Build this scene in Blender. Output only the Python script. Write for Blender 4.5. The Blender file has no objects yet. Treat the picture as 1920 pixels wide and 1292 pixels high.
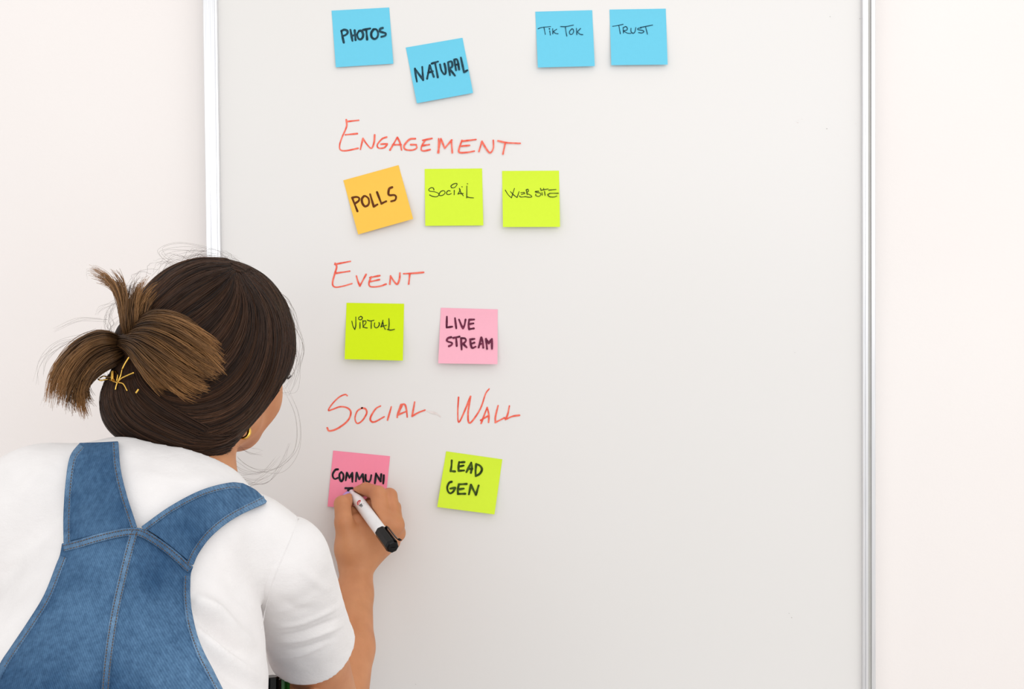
import bpy, bmesh, math, random
import numpy as np
from mathutils import Vector, Matrix
from mathutils.bvhtree import BVHTree

random.seed(7)
RNG = np.random.default_rng(7)
SC = bpy.context.scene
COL = SC.collection

# ------------------------------------------------------------------ camera
W, H = 1920.0, 1292.0
CAM = np.array([0.0, -1.6, 1.35])
LENS = 42.2
FPX = W * LENS / 36.0
_th = math.radians(1.44)
_f = np.array([0.0, math.cos(_th), -math.sin(_th)])
_r = np.array([1.0, 0.0, -0.0081]); _r -= _f * _r.dot(_f); _r /= np.linalg.norm(_r)
_u = np.cross(_r, _f)
cam_data = bpy.data.cameras.new('camera')
cam_data.sensor_fit = 'HORIZONTAL'; cam_data.sensor_width = 36.0; cam_data.lens = LENS
cam_data.clip_start = 0.02
cam = bpy.data.objects.new('camera', cam_data)
COL.objects.link(cam)
cam.matrix_world = Matrix(((_r[0], _u[0], -_f[0], CAM[0]), (_r[1], _u[1], -_f[1], CAM[1]),
                           (_r[2], _u[2], -_f[2], CAM[2]), (0, 0, 0, 1)))
SC.camera = cam

# ------------------------------------------------------------------ light, exposure
SC.view_settings.view_transform = 'Standard'
SC.view_settings.look = 'None'
SC.view_settings.exposure = 0.04
SC.view_settings.gamma = 1.0
SC.view_settings.use_curve_mapping = False
world = bpy.data.worlds.new('room_daylight')
SC.world = world
world.use_nodes = True
_bg = world.node_tree.nodes['Background']
_bg.inputs['Color'].default_value = (1.0, 0.993, 0.99, 1)
_bg.inputs['Strength'].default_value = 0.875


def area(name, loc, target, sx, sy, power, color):
    d = bpy.data.lights.new(name, 'AREA')
    d.shape = 'RECTANGLE'; d.size = sx; d.size_y = sy; d.energy = power; d.color = color
    o = bpy.data.objects.new(name, d)
    COL.objects.link(o)
    o.location = loc
    o.rotation_euler = (Vector(target) - Vector(loc)).to_track_quat('-Z', 'Y').to_euler()
    return o


area('ceiling_light', (0.5, -1.7, 3.2), (0.25, 0.0, 1.2), 2.6, 1.4, 8, (1.0, 0.985, 0.97))
area('window_or_fill_light', (2.9, -2.6, 2.0), (0.2, 0.0, 1.3), 2.0, 2.2, 9, (0.97, 0.985, 1.0))
area('window_or_fill_light', (0.9, -3.3, 2.25), (0.2, 0.0, 0.95), 1.6, 1.3, 12.5, (1.0, 0.99, 0.98))  # added fill lamp behind the camera, brightens the lower board; no known window
area('window_or_fill_light', (-1.35, -3.3, 1.55), (-0.3, 0.0, 1.1), 1.6, 1.9, 7.5, (0.98, 0.99, 1.0))


# ------------------------------------------------------------------ pixel <-> place
def at(px, py, y):
    """the point seen at pixel (px, py) on the vertical plane at depth y"""
    d = _f + _r * ((px - W / 2) / FPX) - _u * ((py - H / 2) / FPX)
    return CAM + d * ((y - CAM[1]) / d[1])


def ray(px, py):
    d = _f + _r * ((px - W / 2) / FPX) - _u * ((py - H / 2) / FPX)
    return d / np.linalg.norm(d)


def proj(V):
    d = np.asarray(V, float) - CAM
    z = d @ _f
    return np.stack([W / 2 + FPX * (d @ _r) / z, H / 2 - FPX * (d @ _u) / z], -1)


# ------------------------------------------------------------------ materials
def lin(c):
    c = np.array(c, float) / 255.0
    return tuple(np.where(c <= 0.04045, c / 12.92, ((c + 0.055) / 1.055) ** 2.4)) + (1.0,)


class Mat:
    def __init__(self, name):
        self.m = bpy.data.materials.new(name)
        self.m.use_nodes = True
        self.nt = self.m.node_tree
        self.b = self.nt.nodes['Principled BSDF']
        self.out = self.nt.nodes['Material Output']

    def n(self, kind, **kw):
        nd = self.nt.nodes.new(kind)
        for k, v in kw.items():
            if k in nd.inputs:
                nd.inputs[k].default_value = v
            else:
                setattr(nd, k, v)
        return nd

    def l(self, a, b):
        self.nt.links.new(a, b)

    def set(self, **kw):
        for k, v in kw.items():
            self.b.inputs[k.replace('_', ' ')].default_value = v
        return self

    def noise(self, scale, detail=3, rough=0.5, stretch=None):
        tc = self.n('ShaderNodeTexCoord')
        src = tc.outputs['Object']
        if stretch:
            mp = self.n('ShaderNodeMapping')
            mp.inputs['Scale'].default_value = stretch
            self.l(src, mp.inputs['Vector']); src = mp.outputs['Vector']
        ns = self.n('ShaderNodeTexNoise', Scale=scale, Detail=detail, Roughness=rough)
        self.l(src, ns.inputs['Vector'])
        return ns.outputs['Fac']

    def ramp(self, fac, stops):
        r = self.n('ShaderNodeValToRGB')
        e = r.color_ramp.elements
        while len(e) < len(stops):
            e.new(0.5)
        for el, (p, c) in zip(e, stops):
            el.position = p; el.color = c
        self.l(fac, r.inputs['Fac'])
        return r.outputs['Color']

    def mix(self, fac, a, b, mode='MIX'):
        mx = self.n('ShaderNodeMix', data_type='RGBA', blend_type=mode)
        for s, v in ((0, fac), (6, a), (7, b)):
            if hasattr(v, 'links'):
                self.l(v, mx.inputs[s])
            else:
                mx.inputs[s].default_value = v
        return mx.outputs[2]

    def color(self, sock):
        self.l(sock, self.b.inputs['Base Color'])

    def bump(self, fac, strength, dist):
        bp = self.n('ShaderNodeBump', Strength=strength, Distance=dist)
        self.l(fac, bp.inputs['Height'])
        self.l(bp.outputs['Normal'], self.b.inputs['Normal'])


def plain(name, rgb, rough=0.5, **kw):
    M = Mat(name)
    c = lin(rgb)
    c2 = tuple(x * 0.94 for x in c[:3]) + (1,)
    M.color(M.ramp(M.noise(60), [(0.3, c2), (0.7, c)]))
    M.set(Roughness=rough, **kw)
    return M.m


def wall_paint():
    M = Mat('white_wall_paint')
    M.color(M.ramp(M.noise(2.0), [(0.3, lin((244, 238, 235))), (0.7, lin((246, 241, 238)))]))
    M.bump(M.noise(350, 2), 0.12, 0.001)
    M.set(Roughness=0.8)
    return M.m


def board_enamel():
    M = Mat('white_board_enamel')
    M.color(M.ramp(M.noise(1.6, 2), [(0.3, lin((231, 229, 226))), (0.7, lin((233, 231, 229)))]))
    M.set(Roughness=0.25)
    M.b.inputs['Specular IOR Level'].default_value = 0.35
    return M.m


def aluminium():
    M = Mat('brushed_aluminium')
    M.color(M.ramp(M.noise(40, 2, 0.5, (30, 30, 0.3)), [(0.3, lin((222, 223, 226))), (0.7, lin((240, 240, 241)))]))
    M.set(Roughness=0.32, Metallic=1.0)
    return M.m


def paper(name, rgb):
    M = Mat(name)
    c = lin(rgb)
    M.color(M.ramp(M.noise(220, 4), [(0.3, tuple(x * 0.985 for x in c[:3]) + (1,)), (0.7, c)]))
    M.set(Roughness=0.75)
    M.b.inputs['Specular IOR Level'].default_value = 0.15
    return M.m


def ink(name, a, b):
    M = Mat(name)
    M.color(M.ramp(M.noise(160, 2), [(0.35, lin(a)), (0.65, lin(b))]))
    M.set(Roughness=0.6)
    M.b.inputs['Specular IOR Level'].default_value = 0.1
    return M.m


def skin_mat():
    M = Mat('skin')
    a = M.ramp(M.noise(38, 3), [(0.3, lin((186, 124, 84))), (0.7, lin((206, 144, 102)))])
    M.color(M.mix(0.35, a, M.ramp(M.noise(9, 2), [(0.35, lin((196, 122, 86))), (0.65, lin((208, 150, 106)))])))
    M.bump(M.noise(700, 2), 0.12, 0.0006)
    M.set(Roughness=0.52)
    M.b.inputs['Subsurface Weight'].default_value = 0.18
    M.b.inputs['Subsurface Radius'].default_value = (0.01, 0.004, 0.002)
    M.b.inputs['Subsurface Scale'].default_value = 0.5
    M.b.inputs['Specular IOR Level'].default_value = 0.35
    return M.m


def denim(name, dark, light, spread=(0.3, 0.72)):
    M = Mat(name)
    tc = M.n('ShaderNodeTexCoord')
    mp = M.n('ShaderNodeMapping')
    mp.inputs['Rotation'].default_value = (0, math.radians(38), 0)
    M.l(tc.outputs['Object'], mp.inputs['Vector'])
    wv = M.n('ShaderNodeTexWave', Scale=210.0, Distortion=1.6, Detail=2.0)
    wv.bands_direction = 'X'
    wv.inputs['Detail Scale'].default_value = 3.0
    M.l(mp.outputs['Vector'], wv.inputs['Vector'])
    base = M.ramp(M.noise(13, 5, 0.6), [(spread[0], lin(dark)), (spread[1], lin(light))])
    slub = M.ramp(M.noise(260, 3, 0.7, (1, 1, 0.35)), [(0.32, (0.72, 0.76, 0.80, 1)), (0.68, (1.22, 1.20, 1.17, 1))])
    base = M.mix(1.0, base, slub, 'MULTIPLY')
    tw = M.ramp(wv.outputs['Fac'], [(0.2, (0.84, 0.86, 0.9, 1)), (0.8, (1.1, 1.09, 1.07, 1))])
    M.color(M.mix(0.9, base, tw, 'MULTIPLY'))
    M.bump(wv.outputs['Fac'], 0.35, 0.0006)
    M.set(Roughness=0.85)
    M.b.inputs['Specular IOR Level'].default_value = 0.15
    return M.m


def cotton():
    M = Mat('white_cotton')
    M.color(M.ramp(M.noise(30, 2), [(0.3, lin((231, 228, 227))), (0.7, lin((237, 234, 233)))]))
    M.bump(M.noise(60, 5, 0.65, (1, 1, 1.7)), 0.25, 0.004)
    M.set(Roughness=0.9)
    M.b.inputs['Specular IOR Level'].default_value = 0.1
    M.b.inputs['Sheen Weight'].default_value = 0.15
    return M.m


def hair_mat(name, dark, light):
    """strand colour varies from strand to strand and towards the tips"""
    m = bpy.data.materials.new(name)
    m.use_nodes = True
    nt = m.node_tree
    b = nt.nodes['Principled BSDF']
    at_ = nt.nodes.new('ShaderNodeAttribute'); at_.attribute_name = 'tint'
    rp = nt.nodes.new('ShaderNodeValToRGB')
    rp.color_ramp.elements[0].color = lin(dark); rp.color_ramp.elements[1].color = lin(light)
    nt.links.new(at_.outputs['Fac'], rp.inputs['Fac'])
    nt.links.new(rp.outputs['Color'], b.inputs['Base Color'])
    b.inputs['Roughness'].default_value = 0.42
    b.inputs['Specular IOR Level'].default_value = 0.22
    return m


def hair_mass_mat():
    M = Mat('dark_brown_hair')
    M.color(M.ramp(M.noise(90, 4, 0.6, (1, 1, 0.12)), [(0.3, lin((30, 18, 12))), (0.7, lin((52, 33, 23)))]))
    M.set(Roughness=0.6)
    M.b.inputs['Specular IOR Level'].default_value = 0.12
    return M.m


MAT = dict(
    wall=wall_paint(), board=board_enamel(), alu=aluminium(),
    ink_black=ink('black_marker_ink', (24, 24, 26), (50, 52, 56)),
    ink_brown=ink('black_marker_ink_on_orange', (86, 44, 22), (112, 62, 30)),
    ink_plum=ink('black_marker_ink_on_pink', (78, 32, 52), (122, 52, 78)),
    ink_green=ink('black_marker_ink_on_lime', (40, 52, 22), (70, 92, 32)),
    ink_blue=ink('black_marker_ink_on_blue', (28, 52, 62), (44, 78, 92)),
    pen_black=ink('black_fineliner_ink', (30, 42, 30), (52, 66, 32)),
    pen_blue=ink('black_fineliner_ink_on_blue', (24, 62, 82), (40, 84, 104)),
    ink_red=ink('red_board_marker_ink', (236, 92, 74), (250, 132, 112)),
    smudge=ink('wiped_ink_smudge', (226, 216, 212), (232, 224, 221)),
    speck=ink('board_speck', (150, 148, 146), (200, 198, 196)),
    skin=skin_mat(), lip=plain('lip_skin', (178, 96, 86), 0.45),
    nail=plain('lilac_nail_polish', (176, 160, 226), 0.2),
    denim=denim('blue_denim', (42, 74, 108), (86, 121, 155)),
    denim_seam=denim('worn_denim_seam', (50, 82, 116), (118, 150, 180)),
    thread=plain('brown_seam_thread', (96, 78, 66), 0.8),
    thread_tan=plain('tan_bartack_thread', (190, 112, 60), 0.8),
    cotton=cotton(),
    hair_mass=hair_mass_mat(),
    hair=hair_mat('brown_hair_strands', (25, 14, 9), (122, 82, 55)),
    hair_light=hair_mat('light_brown_hair_strands', (34, 20, 12), (176, 128, 80)),
    gold=plain('polished_gold', (236, 190, 92), 0.16, Metallic=1.0),
    marker_white=plain('white_marker_plastic', (240, 239, 240), 0.28),
    black_plastic=plain('black_plastic', (8, 8, 9), 0.25, **{'Specular IOR Level': 0.25}),
    grey_plastic=plain('grey_plastic', (92, 94, 92), 0.35),
    green_plastic=plain('green_plastic', (24, 96, 30), 0.35),
    logo_red=plain('red_print', (222, 60, 62), 0.5),
    logo_black=plain('black_print', (30, 30, 32), 0.5),
    eye_white=plain('eye_white', (236, 232, 228), 0.15),
    iris=plain('brown_iris', (62, 36, 20), 0.15),
    lash=plain('dark_lashes', (24, 18, 16), 0.6),
    groove_shade=plain('rail_groove_shade', (196, 195, 190), 0.5),  # shade inside the rail groove, put into a flat grey
    floor=plain('pale_vinyl_floor', (212, 208, 204), 0.6),
    shoe=plain('white_shoe_leather', (228, 226, 222), 0.5),
    rubber=plain('grey_rubber_sole', (150, 148, 144), 0.7),
)


# ------------------------------------------------------------------ objects
def link(name, me, mat, parent=None, smooth=True):
    o = bpy.data.objects.new(name, me)
    COL.objects.link(o)
    if mat is not None:
        for m_ in (mat if isinstance(mat, list) else [mat]):
            me.materials.append(m_)
    if smooth and hasattr(me, 'polygons'):
        me.polygons.foreach_set('use_smooth', [True] * len(me.polygons))
    if parent is not None:
        o.parent = parent
    return o


def mesh(name, V, F, mat, parent=None, smooth=True):
    me = bpy.data.meshes.new(name)
    me.from_pydata([tuple(map(float, v)) for v in V], [], [tuple(map(int, f)) for f in F])
    me.update()
    return link(name, me, mat, parent, smooth)


def empty(name, loc=(0, 0, 0)):
    o = bpy.data.objects.new(name, None)
    COL.objects.link(o)
    o.location = loc
    o.empty_display_size = 0.05
    return o


def tag(o, label=None, cat=None, group=None, kind=None):
    if label: o['label'] = label
    if cat: o['category'] = cat
    if group: o['group'] = group
    if kind: o['kind'] = kind
    return o


def settle(root):
    """keep children where they were built when the root Empty stands elsewhere"""
    inv = Matrix.Translation(root.location).inverted()
    for c in root.children:
        c.matrix_parent_inverse = inv


class MB:
    def __init__(self):
        self.V = []; self.F = []

    def add(self, V, F):
        k = len(self.V)
        self.V += [tuple(v) for v in V]
        self.F += [tuple(i + k for i in f) for f in F]

    def box(self, a, b):
        x0, y0, z0 = a; x1, y1, z1 = b
        V = [(x, y, z) for x in (x0, x1) for y in (y0, y1) for z in (z0, z1)]
        self.add(V, [(0, 1, 3, 2), (4, 6, 7, 5), (0, 4, 5, 1), (2, 3, 7, 6), (0, 2, 6, 4), (1, 5, 7, 3)])

    def tube(self, P, R, seg=8, caps=True):
        P = [np.array(p, float) for p in P]
        if np.isscalar(R): R = [R] * len(P)
        n = len(P); V = []; F = []
        T0 = P[1] - P[0]; T0 /= np.linalg.norm(T0)
        a = np.array([0, 0, 1.0]) if abs(T0[2]) < 0.9 else np.array([1.0, 0, 0])
        N = np.cross(T0, a); N /= np.linalg.norm(N)
        for i in range(n):
            T = P[min(i + 1, n - 1)] - P[max(i - 1, 0)]
            T = T / (np.linalg.norm(T) + 1e-12)
            N = N - T * N.dot(T); N /= np.linalg.norm(N) + 1e-12
            B = np.cross(T, N)
            for j in range(seg):
                t = 2 * math.pi * j / seg
                V.append(P[i] + R[i] * (math.cos(t) * N + math.sin(t) * B))
        for i in range(n - 1):
            for j in range(seg):
                k = (j + 1) % seg
                F.append((i * seg + j, i * seg + k, (i + 1) * seg + k, (i + 1) * seg + j))
        if caps:
            F.append(tuple(range(seg))[::-1]); F.append(tuple((n - 1) * seg + j for j in range(seg)))
        self.add(V, F)

    def lathe(self, A, B, prof, seg=24):
        """prof: list of (fraction along A-B, radius)"""
        A = np.array(A, float); B = np.array(B, float)
        self.tube([A + (B - A) * t for t, _ in prof], [r for _, r in prof], seg)

    def build(self, name, mat, parent=None, smooth=True):
        return mesh(name, self.V, self.F, mat, parent, smooth)


def catmull(P, per=6, closed=False):
    P = np.array(P, float)
    n = len(P)
    if n == 2:
        return np.array([P[0] + (P[1] - P[0]) * t for t in np.linspace(0, 1, per + 1)])
    out = []
    for i in range(n if closed else n - 1):
        if closed:
            p0, p1, p2, p3 = P[(i - 1) % n], P[i], P[(i + 1) % n], P[(i + 2) % n]
        else:
            p1, p2 = P[i], P[i + 1]
            p0 = P[i - 1] if i else 2 * p1 - p2
            p3 = P[i + 2] if i + 2 < n else 2 * p2 - p1
        for t in np.arange(per) / per:
            out.append(0.5 * (2 * p1 + (p2 - p0) * t + (2 * p0 - 5 * p1 + 4 * p2 - p3) * t * t + (3 * p1 - p0 - 3 * p2 + p3) * t ** 3))
    out.append(P[0] if closed else P[-1])
    return np.array(out)


def resample(P, n):
    P = np.array(P, float)
    d = np.r_[0, np.cumsum(np.linalg.norm(np.diff(P, axis=0), axis=1))]
    s = np.linspace(0, d[-1], n)
    return np.stack([np.interp(s, d, P[:, k]) for k in range(P.shape[1])], -1)


def curve_px(P, n):
    return resample(catmull(P, 10), n)


# ------------------------------------------------------------------ the setting
def struct(name, mb, mat):
    return tag(mb.build(name, mat, smooth=False), kind='structure')


_m = MB(); _m.box((-2.6, 0.022, 0), (2.6, 0.14, 2.9)); struct('wall_back', _m, MAT['wall'])
_m = MB(); _m.box((-2.6, -3.4, -0.06), (2.6, 0.14, 0)); struct('floor', _m, MAT['floor'])
_m = MB(); _m.box((-2.6, 0.008, 0.0), (2.6, 0.022, 0.09)); struct('baseboard_back', _m, MAT['wall'])

# ------------------------------------------------------------------ whiteboard
whiteboard = tag(empty('whiteboard', (0.03, 0.0, 0.70)), 'white marker board in a thin aluminium frame hung on the white wall', 'whiteboard')
BL, BR_ = at(384, 250, -0.004)[0] , at(1641, 640, -0.004)[0]
BZ0, BZ1 = 0.72, 1.92
RW_L, RW_R = 0.0195, 0.0175
_m = MB(); _m.box((BL + 0.006, 0.0, BZ0 + 0.006), (BR_ - 0.006, 0.014, BZ1 - 0.006)); _m.build('panel', MAT['board'], whiteboard, False)


def rail(x0, x1, z0, z1, flip):
    """extruded aluminium strip with two shallow grooves"""
    w = x1 - x0
    prof = [(0, 0.022), (0, -0.004), (0.03, -0.0075), (0.08, -0.0083), (0.34, -0.0083), (0.36, -0.0050), (0.58, -0.0050), (0.60, -0.0080),
            (0.80, -0.0080), (0.82, -0.0068), (0.86, -0.0068), (0.88, -0.0076), (0.96, -0.0072), (1.0, -0.0060), (1.0, 0.0)]
    if flip: prof = [(1 - u, y) for u, y in prof][::-1]
    mb = MB(); n = len(prof); V = []
    for z in (z0, z1):
        V += [(x0 + u * w, y, z) for u, y in prof]
    F = [(i, i + 1, n + i + 1, n + i) for i in range(n - 1)] + [tuple(range(n))[::-1], tuple(range(n, 2 * n))]
    mb.add(V, F)
    return mb


rail(BL, BL + RW_L, BZ0, BZ1, False).build('frame_rail', MAT['alu'], whiteboard, False)
_rr = rail(BR_ - RW_R, BR_, BZ0, BZ1, True).build('frame_rail', MAT['alu'], whiteboard, False)
_m = MB(); _m.box((BR_ - 0.575 * RW_R, -0.0056, BZ0), (BR_ - 0.365 * RW_R, -0.0046, BZ1)); _m.build('groove_shade_strip', MAT['groove_shade'], _rr, False)  # groove shade painted as a grey inlay; not a real part of the rail
for z0, z1 in ((BZ0 - 0.012, BZ0 + 0.006), (BZ1 - 0.006, BZ1 + 0.012)):
    _m = MB(); _m.box((BL, -0.007, z0), (BR_, 0.022, z1)); _m.build('frame_rail', MAT['alu'], whiteboard, False)


# ------------------------------------------------------------------ handwriting
def write(name, strokes, xf, width, surf, mat, parent, label=None, taper=0.0):
    """strokes: polylines in picture units, xf turns them into pixels; flat ink ribbons on the surface surf(px, py) -> y"""
    ox, oy, sc = xf
    mb = MB()
    for si, st in enumerate(strokes):
        P = np.array(st, float) / sc + (ox, oy)
        if len(P) == 1:
            P = np.array([P[0], P[0] + (0.6, 0.3)])
        C = catmull(P, 5) if len(P) > 2 else np.array([P[0] + (P[1] - P[0]) * t for t in np.linspace(0, 1, 8)])
        k = len(C)
        V = []
        T = np.gradient(C, axis=0); T /= np.linalg.norm(T, axis=1)[:, None] + 1e-9
        N = np.stack([-T[:, 1], T[:, 0]], -1)
        wv = width / 2 * (1 + 0.14 * np.sin(np.linspace(0, 5, k) + random.random() * 6)) * (1 - taper * np.linspace(0, 1, k) ** 2)
        L = C + N * wv[:, None]; R = C - N * wv[:, None]
        cap = [(-0.5, 0.87), (-0.87, 0.5), (-1.0, 0.0), (-0.87, -0.5), (-0.5, -0.87)]
        c0 = [C[0] + T[0] * a * wv[0] + N[0] * b * wv[0] for a, b in cap]
        c1 = [C[-1] - T[-1] * a * wv[-1] + N[-1] * b * wv[-1] for a, b in cap]
        pts = list(L) + list(R) + c0 + c1
        for p in pts:
            y = surf(p[0], p[1]) - 0.00030 - 0.00005 * si
            V.append(at(p[0], p[1], y))
        F = [(i, i + 1, k + i + 1, k + i) for i in range(k - 1)]
        o = 2 * k
        F.append((0, o, o + 1, o + 2, o + 3, o + 4, k)[::-1])
        o += 5
        F.append((k - 1, o, o + 1, o + 2, o + 3, o + 4, 2 * k - 1))
        mb.add(V, F)
    ob = mb.build(name, mat, parent, False)
    if label: ob['label'] = label
    return ob


flat = lambda px, py: 0.0
X7 = (600, 200, 4.0)
ENGAGEMENT = [
    [(197, 98), (199, 150), (165, 230), (147, 290), (155, 325), (200, 330), (285, 312)], [(200, 112), (290, 102)], [(190, 211), (280, 202)],
    [(322, 238), (303, 320)], [(322, 238), (350, 280), (385, 312), (405, 270), (410, 212)],
    [(500, 228), (465, 242), (430, 285), (440, 310), (480, 308), (503, 285)], [(458, 281), (505, 278)],
    [(580, 230), (525, 325)], [(580, 230), (600, 270), (612, 325)], [(545, 286), (608, 285)],
    [(715, 240), (672, 245), (632, 290), (640, 320), (690, 326), (725, 310), (721, 285)], [(680, 285), (722, 285)],
    [(790, 250), (765, 290), (760, 325), (785, 331), (825, 322)], [(770, 252), (840, 238)], [(770, 292), (820, 284)],
    [(885, 345), (907, 240)], [(890, 240), (890, 345)], [(907, 240), (935, 312)], [(935, 312), (988, 250)], [(985, 252), (992, 345)],
    [(1065, 252), (1045, 310), (1045, 342), (1100, 343), (1158, 333)], [(1065, 259), (1170, 246)], [(1060, 296), (1122, 290)],
    [(1215, 260), (1192, 336)], [(1215, 262), (1250, 320), (1277, 346), (1300, 310), (1300, 252)],
    [(1335, 256), (1400, 270), (1502, 275)], [(1390, 270), (1372, 355)]]
write('handwriting', ENGAGEMENT, X7, 3.0, flat, MAT['ink_red'], whiteboard, 'red marker heading ENGAGEMENT')
for _q in ((1490, 661, 0.8), (1484, 1158, 1.2), (1479, 1150, 0.9), (1556, 31, 0.9), (1612, 35, 1.0), (779, 1283, 1.0)):
    write('speck', [[_q[:2], (_q[0] + 0.8, _q[1] + 0.3)]], (0, 0, 1.0), _q[2], flat, MAT['speck'], whiteboard)
X8 = (600, 470, 3.59)
EVENT = [
    [(102, 85), (112, 110), (98, 160), (84, 220), (100, 245), (150, 240), (215, 222)], [(100, 92), (205, 72)], [(108, 152), (200, 138)],
    [(245, 170), (255, 205), (268, 238)], [(268, 238), (310, 160)],
    [(345, 177), (330, 215), (340, 242), (400, 240), (445, 225)], [(335, 181), (402, 168)], [(340, 208), (400, 195)],
    [(470, 225), (475, 170)], [(475, 170), (497, 205), (520, 226), (535, 190), (538, 150)],
    [(562, 155), (630, 152), (697, 146)], [(605, 155), (597, 225)]]
write('handwriting', EVENT, X8, 3.0, flat, MAT['ink_red'], whiteboard, 'red marker heading EVENT')
X9 = (600, 720, 4.8)
SOCIAL_H = [
    [(245, 105), (225, 95), (170, 120), (110, 180), (75, 237), (110, 230), (180, 205), (245, 215), (278, 255), (250, 330), (160, 400), (85, 422), (65, 395)],
    [(380, 215), (335, 245), (315, 310), (335, 355), (380, 330), (420, 265), (410, 225), (376, 216)],
    [(545, 198), (500, 225), (455, 300), (460, 335), (495, 340), (578, 295)], [(642, 205), (608, 325)],
    [(730, 185), (700, 265), (695, 300)], [(730, 185), (763, 185), (778, 230), (785, 298)], [(705, 277), (780, 245)], [(738, 195), (700, 280)],
    [(852, 162), (840, 230), (829, 290)], [(829, 290), (885, 258), (945, 235)]]
WALL_H = [
    [(1247, 120), (1240, 250), (1248, 345), (1290, 270), (1355, 112)], [(1355, 112), (1332, 270), (1350, 352), (1440, 230), (1490, 90), (1522, 45)],
    [(1505, 210), (1450, 355)], [(1505, 210), (1520, 280), (1517, 345)], [(1445, 327), (1518, 285)],
    [(1603, 195), (1580, 290), (1578, 346)], [(1578, 346), (1660, 305)], [(1705, 198), (1690, 270), (1670, 320)], [(1670, 320), (1730, 292), (1795, 282)]]
write('handwriting', SOCIAL_H, X9, 3.0, flat, MAT['ink_red'], whiteboard, 'red marker heading SOCIAL')
write('handwriting', WALL_H, X9, 3.0, flat, MAT['ink_red'], whiteboard, 'red marker heading WALL')
write('smudge', [[(968, 247), (1010, 250), (1055, 265)], [(1010, 262), (1060, 275), (1085, 296)], [(990, 256), (1040, 262)]], X9, 3.0, flat, MAT['smudge'], whiteboard, 'pale wiped red smudge', 0.4)
for _q in ([(735, 435)], [(798, 413)], [(715, 475), (735, 478)], [(1768, 498), (1775, 500)]):
    write('smudge', [_q], (1420, 180, 9.6), 1.0, flat, MAT['smudge'], whiteboard)
write('speck', [[(1240, 588), (1258, 588)]], (1420, 180, 9.6), 0.9, flat, MAT['speck'], whiteboard)


# ------------------------------------------------------------------ sticky notes
def sticky_note(corners, xf, mat, lift, label, skew=0.0):
    """thin paper square stuck along its top strip, the rest curling off the board"""
    ox, oy, sc = xf
    TL, TR, BR, BLc = [np.array(c, float) / sc + (ox, oy) for c in corners]

    def height(u, v):
        t = np.clip((v - 0.17) / 0.83, 0, 1)
        return -0.0006 - lift * (1 + skew * (u - 0.5)) * (t ** 1.35) * (1 - 0.12 * math.sin(math.pi * u))

    ctr = at(*((TL + TR + BR + BLc) / 4), 0.0)
    root = empty('sticky_note', ctr)
    tag(root, label, 'sticky note', 'sticky notes on the whiteboard')
    n = 14
    V = []; F = []
    for j in range(n + 1):
        for i in range(n + 1):
            u, v = i / n, j / n
            p = (TL * (1 - u) + TR * u) * (1 - v) + (BLc * (1 - u) + BR * u) * v
            V.append(at(p[0], p[1], height(u, v)))
    for j in range(n):
        for i in range(n):
            a = j * (n + 1) + i
            F.append((a, a + 1, a + n + 2, a + n + 1)[::-1])
    V2 = [v + np.array((0, 0.00022, 0)) for v in V]
    rim = [j * (n + 1) for j in range(n + 1)] + [n * (n + 1) + i for i in range(1, n + 1)] + [j * (n + 1) + n for j in range(n - 1, -1, -1)] + list(range(n - 1, 0, -1))
    k = len(V); q = len(rim)
    V += V2
    F += [f[::-1] for f in [tuple(i + k for i in f) for f in F]]
    a = len(V); V += [V[i] for i in rim] + [V2[i] for i in rim]
    F += [(a + i, a + (i + 1) % q, a + q + (i + 1) % q, a + q + i) for i in range(q)]
    mesh('paper', V, F, mat, root)
    ex = TR - TL; ey = BLc - TL
    Minv = np.linalg.inv(np.stack([ex, ey], -1))

    def surf(px, py):
        uv = Minv @ (np.array([px, py]) - TL)
        return height(min(max(uv[0], 0), 1), min(max(uv[1], 0), 1))
    return root, surf


X5 = (600, 0, 6.0); X6 = (980, 0, 6.4); XP = (630, 300, 8.9125); XS = (780, 300, 9.229); XW = (930, 300, 9.229)
XV = (620, 560, 9.9375); XL = (800, 560, 9.229); XG = (800, 830, 8.6133); XC = (600, 830, 9.229)
P_BLUE = paper('blue_paper', (112, 206, 234)); P_ORANGE = paper('orange_paper', (250, 200, 84))
P_LIME = paper('lime_paper', (216, 244, 62)); P_LIME2 = paper('yellow_green_paper', (214, 240, 26))
P_PINK = paper('pale_pink_paper', (250, 182, 200)); P_HOT = paper('hot_pink_paper', (254, 148, 174))


def note(corners, xf, mat, lift, label, strokes, width, imat, skew=0.0, second=None):
    root, surf = sticky_note(corners, xf, mat, lift, label, skew)
    write('lettering', strokes, xf, width, surf, imat, root)
    settle(root)
    return root


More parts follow.
